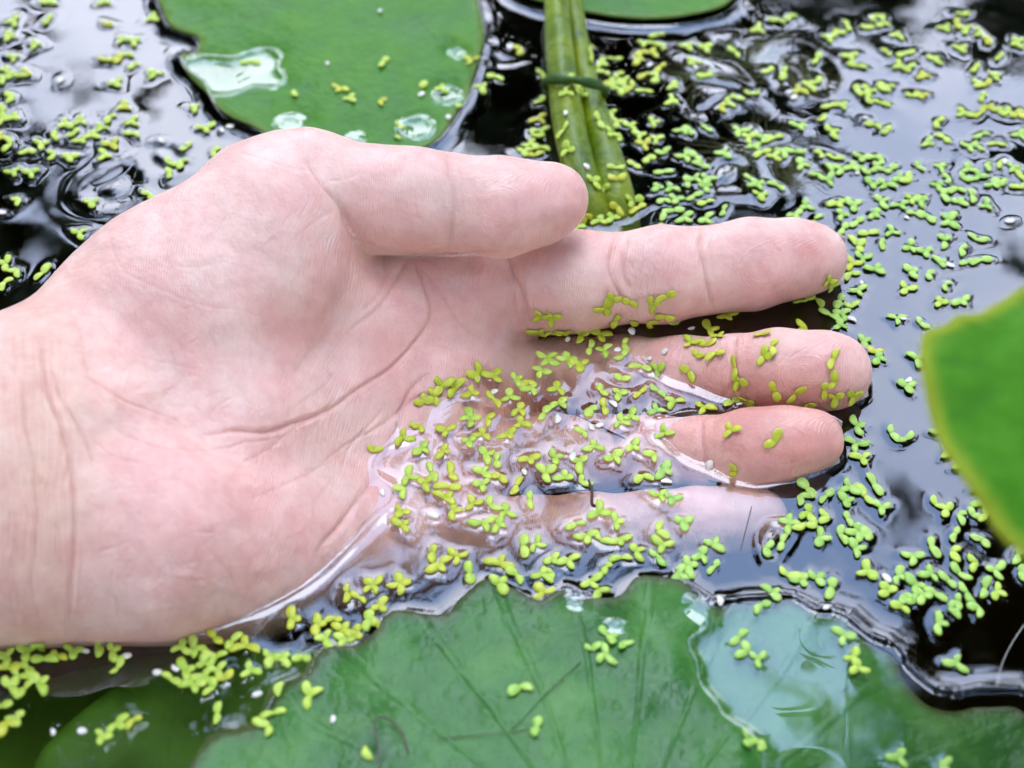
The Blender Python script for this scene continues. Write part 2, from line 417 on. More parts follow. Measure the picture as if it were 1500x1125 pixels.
# creases: (polyline in photo pixels, half width px, depth m, redness)
CR = [
 ([(655,222),(664,258),(668,292),(664,330),(655,366)], 8, .00055, .4), ([(672,232),(678,262),(676,300)], 3, .00014, .2),
 ([(445,225),(470,262),(495,297),(510,325),(520,352)], 6, .0009, .5),
 ([(520,352),(516,392),(505,435),(484,480),(455,523),(420,560)], 13, .0006, .15),
 ([(596,376),(614,408),(630,440),(632,466),(618,492),(592,522),(560,548),(512,580),(480,602),(440,620),(400,630),(350,634),(290,633)], 4.5, .0008, .75),
 ([(600,372),(590,390),(575,420),(560,450),(535,472),(508,490)], 5, .0004, .3),
 ([(560,372),(566,400),(556,436),(530,458)], 5, .00035, .25),
 ([(520,352),(560,367),(600,372),(650,372),(740,370)], 4, .0005, .4),
 ([(700,500),(665,470),(650,440),(640,420),(612,392)], 4, .0003, .3),
 ([(780,482),(770,452),(764,425),(752,398),(742,372)], 5, .0008, .5), ([(752,398),(762,440),(774,480)], 3, .0003, .3),
 ([(700,600),(640,575),(600,590),(560,620),(510,650),(470,680)], 4, .0004, .5),
 ([(640,545),(612,562),(592,590),(582,620),(560,680),(530,725),(498,765),(462,812)], 6, .0007, .5),
 ([(590,700),(590,760),(592,830),(590,890)], 3.5, .0004, .5), ([(735,860),(735,800),(745,770),(775,740)], 4, .0005, .5),
 ([(498,540),(470,570),(430,600)], 3, .00018, .2), ([(620,505),(560,560),(520,588)], 3, .00022, .25),
 ([(905,342),(896,365),(892,392),(902,420),(912,445)], 4, .0007, .5), ([(922,345),(915,370),(914,400),(925,428)], 4, .0006, .4),
 ([(1030,333),(1026,365),(1030,400),(1038,430),(1048,458)], 4.5, .00075, .5), ([(1042,340),(1040,372),(1044,410)], 2.5, .00022, .2),
 ([(920,500),(914,540),(922,600)], 5, .0006, .5), ([(1082,490),(1074,520),(1073,560),(1080,604)], 4.5, .0006, .5),
 ([(905,615),(900,650),(905,710)], 4, .0006, .5), ([(1032,610),(1028,650),(1034,700)], 4.5, .0006, .5),
 ([(865,726),(860,760),(868,822)], 4, .0005, .5), ([(985,720),(980,760),(986,805)], 4, .0004, .5),
 ([(790,610),(786,590),(784,545),(788,505)], 5, .0007, .5), ([(785,716),(780,680),(784,618)], 5, .0007, .5), ([(730,845),(735,800),(740,735)], 5, .0006, .5),
 # wrist
 ([(100,928),(104,880),(108,830),(108,760),(104,700),(92,640),(75,590),(62,540),(54,490)], 5, .0007, .7),
 ([(50,905),(48,850),(52,780),(50,700),(36,620),(28,540)], 5, .0004, .5), ([(20,930),(24,860),(18,760),(20,680)], 4, .00025, .3),
 ([(138,690),(125,650),(105,612),(86,575),(72,530)], 3, .0004, .4), ([(100,440),(120,490),(136,560),(160,600)], 3, .0002, .2),
 ([(132,455),(165,500),(230,530),(290,540)], 3, .00013, .15), ([(115,540),(170,580),(230,608),(280,625)], 3, .0003, .35),
 ([(150,615),(200,650),(250,662),(330,660),(380,642),(420,640)], 3, .0002, .35), ([(130,640),(170,670),(210,682)], 3, .0002, .3),
 ([(500,560),(480,600),(400,650),(340,690)], 3, .0002, .25), ([(540,640),(480,680),(420,710),(360,735)], 3, .0002, .25),
 ([(560,600),(520,640),(500,690)], 3, .0003, .3), ([(170,395),(250,430),(330,455),(420,470)], 3, .00012, .1),
 ([(340,215),(380,235),(420,245),(460,250)], 3, .00016, .1), ([(610,255),(606,290),(612,330)], 2.5, .00012, .1),
]
for x0 in range(0, 100, 13):                    # fine wrist wrinkles
    CR.append(([(x0 + 8, 470 + x0 * .1), (x0 + 2 + 9 * math.sin(x0), 560), (x0 + 14, 650), (x0 + 6 + 7 * math.cos(x0), 740), (x0 + 12, 830)], 3.2, .00022, .16))
rc = random.Random(4)
for k in range(120):                            # faint criss-cross lines of the palm and the digits
    x0, y0 = rc.uniform(130, 720), rc.uniform(240, 880)
    if k > 80: x0, y0 = rc.choice([(rc.uniform(480, 840), rc.uniform(240, 350)), (rc.uniform(760, 1200), rc.uniform(345, 450)), (rc.uniform(1000, 1200), rc.uniform(505, 590))])
    a_ = rc.gauss(R(-35), .45) if k % 3 else rc.gauss(R(70), .5); l_ = rc.uniform(18, 70) if k <= 80 else rc.uniform(8, 22); b_ = a_ + rc.uniform(-.4, .4)
    CR.append(([(x0, y0), (x0 + l_ * .5 * math.cos(a_), y0 + l_ * .5 * math.sin(a_)), (x0 + l_ * (.5 * math.cos(a_) + .5 * math.cos(b_)), y0 + l_ * (.5 * math.sin(a_) + .5 * math.sin(b_)))], rc.uniform(2.2, 3.6), rc.uniform(.00008, .0002), .12))
disp = np.zeros(len(HV)); red = np.zeros(len(HV))
wob = np.stack([hq[:, 0] + 4 * vnoise(hq[:, 0], hq[:, 1], 45, 3), hq[:, 1] + 4 * vnoise(hq[:, 0], hq[:, 1], 45, 4)], 1)
for line, w, dep, rd in CR:
    L = chaikin(line, 2, False); lo = L.min(0) - 5 * w; hi = L.max(0) + 5 * w
    m = np.where((wob[:, 0] > lo[0]) & (wob[:, 0] < hi[0]) & (wob[:, 1] > lo[1]) & (wob[:, 1] < hi[1]) & (facing > 0))[0]
    if not len(m): continue
    d, t = polydist(wob[m], L, True); end = np.clip(np.minimum(t, 1 - t) * 7 + .12, 0, 1)
    w *= .62; dep *= .66; disp[m] -= dep * end * (.62 * np.exp(-(d / w) ** 2) + .5 * np.exp(-(d / (2.4 * w)) ** 2) - .22 * np.exp(-((d - 2.6 * w) / (1.6 * w)) ** 2)) * facing[m]
    red[m] = np.maximum(red[m], .75 * rd * end * np.exp(-(d / (w * .75)) ** 2))
disp = np.maximum(disp, -.0012)
disp += (.00035 * vnoise(hq[:, 0], hq[:, 1], 60, 5) + .00012 * vnoise(hq[:, 0], hq[:, 1], 17, 6)) * facing
HV = HV + HN * disp[:, None]

# skin albedo and ridge coordinate
tone = np.tile(np.array([.66, .465, .405]), (len(HV), 1))
def blot(px, py, rx, ry, col, a, ang=0.0):
    dx, dy = hq[:, 0] - px, hq[:, 1] - py; c, s = math.cos(R(ang)), math.sin(R(ang))
    w = a * np.exp(-((dx * c + dy * s) / rx) ** 2 - ((-dx * s + dy * c) / ry) ** 2)
    global tone; tone = tone * (1 - w[:, None]) + np.array(col) * w[:, None]
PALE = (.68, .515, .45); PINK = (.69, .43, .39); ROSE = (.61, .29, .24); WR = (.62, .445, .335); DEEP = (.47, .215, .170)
blot(60, 660, 90, 330, WR, .9); blot(330, 400, 150, 150, PALE, .75, -30); blot(440, 480, 70, 60, PINK, .55)
blot(330, 770, 190, 110, PINK, .55); blot(230, 850, 90, 60, PALE, .35); blot(480, 690, 60, 90, PALE, .4); blot(640, 430, 80, 70, PINK, .6)
blot(600, 290, 130, 70, PALE, .35); blot(780, 305, 80, 60, PINK, .75); blot(860, 400, 60, 60, PALE, .35); blot(1130, 390, 70, 50, PINK, .7)
blot(1185, 365, 26, 22, ROSE, .7); blot(1235, 385, 14, 40, PALE, .6); blot(970, 400, 40, 60, PINK, .4)
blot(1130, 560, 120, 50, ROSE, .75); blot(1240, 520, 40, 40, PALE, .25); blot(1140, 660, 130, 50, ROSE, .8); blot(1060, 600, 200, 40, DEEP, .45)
blot(700, 700, 150, 130, ROSE, .35); blot(860, 570, 150, 120, ROSE, .3); blot(560, 540, 80, 70, PINK, .4)
tone = tone * np.array([1.01, .905, .825])
tone *= (1 + .05 * vnoise(hq[:, 0], hq[:, 1], 33, 8))[:, None]
CREASE = np.array([.50, .235, .17]); rr = np.clip(red, 0, .85)[:, None]
tone = tone * (1 - rr) + CREASE * rr
# friction ridge coordinate: along thumb/finger pads arcs, over the palm a slow swirl
ridge = HV[:, 0] * 1.0
padc = {'thumb': (735, 300), 'index': (1120, 390), 'middle': (1180, 545), 'ring': (1150, 650)}
fr_x = hq[:, 0]; fr_y = hq[:, 1]
ridge = (fr_x * .94 + .25 * fr_y + 18 * vnoise(fr_x, fr_y, 120, 9)) * .000153
for (cx, cy_) in padc.values():
    d = np.hypot((fr_x - cx), (fr_y - cy_) * 1.35); w = np.clip(1.5 - d / 60, 0, 1)
    ridge = ridge * (1 - w) + (cx * .94 + .25 * cy_ + d) * .000153 * w
hand_me = fast_mesh("hand", HV, HF, NG)
if (hand_me.polygons[0].normal.dot(Vector(HN[HF[0, 0]])) < 0): pass
a = hand_me.attributes.new('tone', 'FLOAT_COLOR', 'POINT'); a.data.foreach_set('color', np.hstack([np.clip(tone, 0, 1), np.ones((len(HV), 1))]).astype(np.float32).ravel())
a = hand_me.attributes.new('ridge', 'FLOAT', 'POINT'); a.data.foreach_set('value', ridge.astype(np.float32))
print("normal check", float((vnormals(HV, HF) * HN).sum(1).mean()), float((sdf_grad(HV[::500]) * HN[::500]).sum(1).mean()))
hand = link("hand", hand_me, M['skin'], label="open palm-up hand half sunk in the pond, duckweed floating over its palm", category="hand", kind="thing")

def nail(pc, r, back, length, ang=0):
    """curved nail plate wrapped round the far (back) side of a fingertip, its rim poking past the pulp"""
    v = []; f = []; nu, nv = 14, 8
    c0 = np.array(pc); d = math.cos(R(ang)) * RIGHT - math.sin(R(ang)) * UP
    side = np.cross(d, FWD); side /= np.linalg.norm(side)
    for i in range(nu + 1):
        th = R(-68) + R(136) * i / nu
        for j in range(nv + 1):
            t = j / nv; al = -length + (length + r * 1.03) * t
            rr_ = r * (1.02 - .0 * t) * math.sqrt(max(0.0, 1 - (max(0, al) / (r * 1.45)) ** 2))
            v.append(c0 + d * al * (1 - .06 * (i / nu * 2 - 1) ** 2) + (FWD * math.cos(th) + side * math.sin(th)) * rr_)
    for i in range(nu):
        for j in range(nv):
            q = i * (nv + 1) + j; f.append((q, q + 1, q + nv + 2, q + nv + 1))
    me = pydata("nail", v, f); o = link("nail", me, M['nail'], hand)
    s = o.modifiers.new("thick", 'SOLIDIFY'); s.thickness = .00035; s.offset = 1
for key, ang in (('index', 2), ('middle', 0), ('ring', 4)):
    pc, r = FIN[key][-1]; nail(pc, r, 0, r * 1.1, ang)

# ------------------------------------------------------------------ LILY PADS
def densify(poly, step):
    out = []
    for a, b in zip(poly, np.roll(poly, -1, 0)):
        n = max(1, int(np.hypot(*(b - a)) / step)); out += [a + (b - a) * t / n for t in range(n)]
    return np.array(out)
def leaf_mesh(name, outline_px, zfun, z0=.0, step=.0022, thick=.0005, teeth=0, smoothn=2, edge_w=.0025):
    pl = chaikin(np.array(outline_px, float), smoothn)
    W = np.array([P(x, y, z0)[:2] for x, y in pl]); W = densify(W, step * .7)
    if teeth:
        nrm = np.roll(W, -1, 0) - np.roll(W, 1, 0); nrm = np.stack([nrm[:, 1], -nrm[:, 0]], 1); nrm /= np.linalg.norm(nrm, axis=1)[:, None] + 1e-12
        s = np.cumsum(np.hypot(*(W - np.roll(W, 1, 0)).T)); W = W + nrm * (teeth * vnoise(s, s * 0, .0055, 21))[:, None]
    lo, hi = W.min(0), W.max(0)
    gx, gy = np.meshgrid(np.arange(lo[0], hi[0], step), np.arange(lo[1], hi[1], step)); G = np.stack([gx.ravel(), gy.ravel()], 1)
    G = G + (rng.random(G.shape) - .5) * step * .3
    G = G[inside(G, W)]; cl = np.vstack([W, W[:1]]); G = G[polydist(G, cl) > step * .5]
    pts = [Vector(p) for p in np.vstack([W, G])]
    vs, es, fs, *_ = delaunay_2d_cdt(pts, [], [list(range(len(W)))], 1, 1e-7)
    v2 = np.array([tuple(v) for v in vs]); dist = polydist(v2, cl)
    z = zfun(v2[:, 0], v2[:, 1], dist)
    me = pydata(name, np.column_stack([v2, z]), [tuple(f) for f in fs])
    a = me.attributes.new('edge', 'FLOAT', 'POINT'); a.data.foreach_set('value', np.clip(1 - dist / edge_w, 0, 1).astype(np.float32) * .8)
    return me, W, cl

OUT = {}
OUT['far'] = [(232,-40),(236,20),(248,44),(268,52),(292,60),(290,82),(262,80),(270,100),(300,120),(312,150),(330,172),(370,190),(430,220),(520,235),(600,228),(640,212),(672,170),(696,120),(706,70),(706,20),(690,-40),(600,-160),(380,-180),(260,-110)]
OUT['top'] = [(700,-60),(745,-2),(790,14),(850,28),(910,37),(970,39),(1020,33),(1062,22),(1080,0),(1082,-50),(1000,-160),(800,-180)]
OUT['front'] = [(262,1180),(284,1112),(300,1096),(345,1088),(384,1070),(404,1040),(420,1018),(448,1008),(462,990),(470,968),(492,958),(530,958),(556,944),(572,914),(600,908),(622,912),(652,906),(668,884),(694,868),(716,864),(742,880),(786,884),(806,872),(836,872),(868,884),(896,880),(922,860),(950,853),(978,848),(1004,852),(1022,872),(1046,890),(1070,884),(1100,882),(1150,884),(1200,892),(1226,900),(1262,930),(1290,945),(1318,950),(1340,975),(1370,1000),(1400,1015),(1428,1014),(1450,1018),(1500,1020),(1600,1040),(1640,1200),(1500,1380),(900,1420),(400,1350)]
OUT['low'] = [(-80,1010),(20,1010),(90,990),(150,975),(230,965),(330,965),(420,985),(470,1010),(480,1060),(470,1160),(430,1240),(200,1300),(-120,1260)]
OUT['low2'] = [(40,1135),(110,1060),(200,990),(300,960),(430,950),(520,960),(560,1000),(540,1100),(420,1200),(200,1230),(80,1200)]

def bumpz(x, y, px, py, r, h):
    c = P(px, py, 0); return h * np.exp(-(((x - c[0]) ** 2 + (y - c[1]) ** 2) / r ** 2))
def z_far(x, y, d):
    z = .0017 + .0006 * vnoise(x, y, .02, 31) + .0016 * np.exp(-(d / .003) ** 2) * 0
    for a in [(330,118,.008,-.0036),(385,88,.005,-.0030),(290,105,.007,-.003),(400,120,.0045,-.0022),(425,185,.008,-.0022),(520,205,.006,-.0018),(655,140,.0045,-.0028),(668,80,.004,-.0026),(610,190,.006,-.0024)]: z += bumpz(x, y, *a)
    return z
def z_top(x, y, d): return .0022 + .0005 * vnoise(x, y, .02, 33) + .001 * np.exp(-(d / .0025) ** 2)
snake = chaikin([(1052,905),(1046,922),(1010,936),(1006,950),(1020,968),(1024,1000),(1050,1030),(1062,1052),(1092,1068),(1104,1090),(1120,1110),(1118,1160)], 2, False)
snakeW = np.array([P(x, y, 0)[:2] for x, y in snake])
def z_front(x, y, d):
    q = np.stack([x, y], 1); sd_, t = polydist(q, snakeW, True)
    pq = project(np.column_stack([x, y, np.zeros_like(x)]))
    sx = np.interp(pq[:, 1], snake[:, 1], snake[:, 0]); side = np.tanh((pq[:, 0] - sx) / 16.0)
    z = .0021 + .0009 * vnoise(x, y, .016, 34) + .0006 * vnoise(x, y, .0065, 35) + .0009 * vnoise(x, y, .011, 44) * np.exp(-d / .008)
    z = z - (.5 + .5 * side) * (.0042 + .0015 * vnoise(x, y, .02, 36))
    z += .0014 * np.exp(-((pq[:, 0] - sx) / 13.0) ** 2) * 0
    z += .0004 * np.exp(-(d / .0015) ** 2)
    for a in [(905,915,.005,-.0026),(850,880,.004,-.002),(1020,880,.008,-.003)]: z += bumpz(x, y, *a)
    z += bumpz(x, y, 1240, 985, .006, .0012)
    z -= np.clip((pq[:, 0] - 1240) / 100, 0, 1) * .004
    return z
def z_low(x, y, d): return -.020 + .004 * vnoise(x, y, .05, 37) + .003 * vnoise(x, y, .02, 38)
def z_low2(x, y, d): return -.012 + .003 * vnoise(x, y, .04, 39) - .25 * np.clip(.05 - x * 0 - .05, 0, 1)

padmat = leaf_material("lily_leaf", (.030, .125, .005), (.045, .165, .007), (.078, .200, .016), .5, .22, (.14, .20, .04), 55, tuple(P(520,-60,0)[:2]), .5)
padmat2 = leaf_material("lily_leaf_front", (.012, .078, .005), (.028, .128, .010), (.070, .190, .032), .38, .32, (.05, .04, .02), 45, tuple(P(900,1300,0)[:2]), 1.2)
lowmat = leaf_material("lily_leaf_sunk", (.04, .11, .006), (.058, .15, .009), (.075, .17, .014), .6, .2, None, 25, tuple(P(200,1500,0)[:2]), 1)
PADS = {}
def pad(key, zf, mat, label, z0=0, teeth=0, cat="lily pad", step=.0022, sm=2):
    me, W, cl = leaf_mesh(key + "_leaf", OUT[key], zf, z0, step, teeth=teeth, smoothn=sm)
    o = link("lily_pad", me, mat, label=label, category=cat, group="water lily leaves")
    s = o.modifiers.new("thick", 'SOLIDIFY'); s.thickness = .0006; s.offset = -1
    PADS[key] = (W, cl, zf, me); return o
pad('far', z_far, padmat, "round green lily pad behind the thumb, with wet hollows and a torn rim", teeth=.0006)
pad('top', z_top, padmat, "smooth lily pad cut off by the frame above, behind the bound stems")
pad('front', z_front, padmat2, "large wavy-edged lily leaf in front of the hand, partly flooded on one side", teeth=.0019, step=.0016, sm=1)
pad('low', z_low, lowmat, "dark green lily leaf sunk deep under the water below the wrist", z0=-.02)
pad('low2', z_low2, lowmat, "dim green leaf lying under water between the palm heel and the wavy leaf", z0=-.012)

# raised blurred leaf close to the lens
def z_near(x, y, d):
    c = P(1500, 600, .092); return .092 - .012 * ((y - c[1]) / .03) ** 2 * .3 - .55 * np.clip(c[0] - .006 - x, 0, 1) ** 1.0 * .25 + .001 * vnoise(x, y, .01, 40)
near_px = [(1350,515),(1352,478),(1362,466),(1392,462),(1402,448),(1440,444),(1456,428),(1476,418),(1500,398),(1560,380),(1740,380),(1920,460),(1900,680),(1700,880),(1560,860),(1505,800),(1470,775),(1440,735),(1412,695),(1385,650),(1366,600),(1354,550)]
nearmat = leaf_material("raised_leaf", (.022, .105, .002), (.042, .16, .004), (.085, .215, .022), .6, .06, (.30, .30, .02), 60, tuple(P(1700,600,.09)[:2]), .4)
me, W, cl = leaf_mesh("near_leaf", near_px, z_near, .092, .0016, smoothn=1, edge_w=.0028)
rl = link("lily_leaf", me, nearmat, label="bright green yellow-edged leaf standing above the water close to the lens", category="leaf")
rl.modifiers.new("thick", 'SOLIDIFY').thickness = .0006
RAISED = rl

# ------------------------------------------------------------------ STEMS
def tube(pts, rad, nseg=20, wob_=0.0, closed=True):
    pts = chaikin(np.column_stack([pts, rad]), 3, False); p = pts[:, :3]; r = pts[:, 3]
    v = []; f = []; t = np.gradient(p, axis=0); t /= np.linalg.norm(t, axis=1)[:, None]
    a0 = np.array([.3, .2, .93])
    for i in range(len(p)):
        u = np.cross(t[i], a0); u /= np.linalg.norm(u); w = np.cross(t[i], u)
        for k in range(nseg):
            th = 2 * math.pi * k / nseg; rr_ = r[i] * (1 + wob_ * math.sin(2 * th + i * .12) + wob_ * .8 * math.sin(i * .45))
            v.append(p[i] + (u * math.cos(th) + w * math.sin(th)) * rr_)
    for i in range(len(p) - 1):
        for k in range(nseg): f.append((i * nseg + k, i * nseg + (k + 1) % nseg, (i + 1) * nseg + (k + 1) % nseg, (i + 1) * nseg + k))
    f.append(tuple(range(nseg))[::-1]); f.append(tuple((len(p) - 1) * nseg + k for k in range(nseg)))
    return v, f
stemmat, nt, b = mat_base("lily_stalk")
n = noise(nt, 120, 5, .65, dist=.6); r_ = ramp(nt, n.outputs[0], [(.3, (.055, .10, .001)), (.5, (.125, .185, .002)), (.72, (.23, .27, .006))])
n3 = noise(nt, 40, 2); 
nt.links.new(mixc(nt, 1.0, r_.outputs[0], ramp(nt, n3.outputs[0], [(.35, (.7, .75, .6)), (.65, (1.15, 1.1, 1.2))]).outputs[0], 'MULTIPLY'), b.inputs['Base Color'])
b.inputs['Roughness'].default_value = .33; b.inputs['Specular IOR Level'].default_value = .3; b.inputs['Coat Weight'].default_value = .05; b.inputs['Coat Roughness'].default_value = .3
bump(nt, b, n.outputs[0], .7, .0018)
stem_defs = [
 ("thick olive lily stalk, the left one of the tied pair", [(816,-260,.030,15),(814,-60,.020,17),(816,30,.014,19),(824,120,.009,23),(838,210,.005,25),(862,290,.001,26),(888,350,-.006,24),(900,420,-.03,20)]),
 ("thinner olive lily stalk at the right of the tied pair", [(842,-260,.026,11),(836,-60,.016,12),(842,30,.010,14),(858,120,.006,18),(880,200,.003,23),(900,280,.001,28),(915,345,-.006,26),(930,420,-.03,20)]),
]
stem_bv = []
for lab, pts in stem_defs:
    pp = np.array([P(a, b_, c) for a, b_, c, _ in pts]); rr_ = np.array([q[3] * mpx(p) for q, p in zip(pts, pp)])
    v, f = tube(pp, rr_, 24, .006); me = pydata("lily_stalk", v, f); link("lily_stalk", me, stemmat, label=lab, category="stalk", group="tied lily stems")
    stem_bv.append((v, f))
lc = np.array([P(1860, 520, .092)[0], P(1860, 520, .092)[1], 0])
v, f = tube(np.array([lc + [0, 0, .086], lc + [.005, .002, .06], lc + [.012, .003, .02], lc + [.016, .004, -.09]]), np.array([.0022, .0026, .003, .0032]), 12, .01)
link("leaf_stalk", pydata("leaf_stalk", v, f), stemmat, RAISED)
# dark band tied round both stems
bandmat = plain("wet_band", (.018, .055, .004), .5, (.04, .085, .006), 200, .4, .0006, .25)
bc = P(842, 128, .0095); s_ = mpx(bc); ring = []
for k in range(40):
    th = 2 * math.pi * k / 40
    ring.append(bc + RIGHT * math.cos(th) * 46 * s_ + FWD * math.sin(th) * 31 * s_ + UP * (-6 * math.cos(th) - 5 * math.sin(th)) * s_)
v = []; f = []
for k in range(40):
    for m_ in range(6):
        ph = 2 * math.pi * m_ / 6; o_ = (ring[k] - bc); o_ /= np.linalg.norm(o_)
        v.append(ring[k] + o_ * math.cos(ph) * .0008 + UP * math.sin(ph) * .0012 * (1 + .25 * math.sin(k * .8)))
    for m_ in range(6): f.append((k * 6 + m_, k * 6 + (m_ + 1) % 6, ((k + 1) % 40) * 6 + (m_ + 1) % 6, ((k + 1) % 40) * 6 + m_))
link("stem_band", pydata("stem_band", v, f), bandmat, label="dark green wet band wound round the two lily stems", category="band")

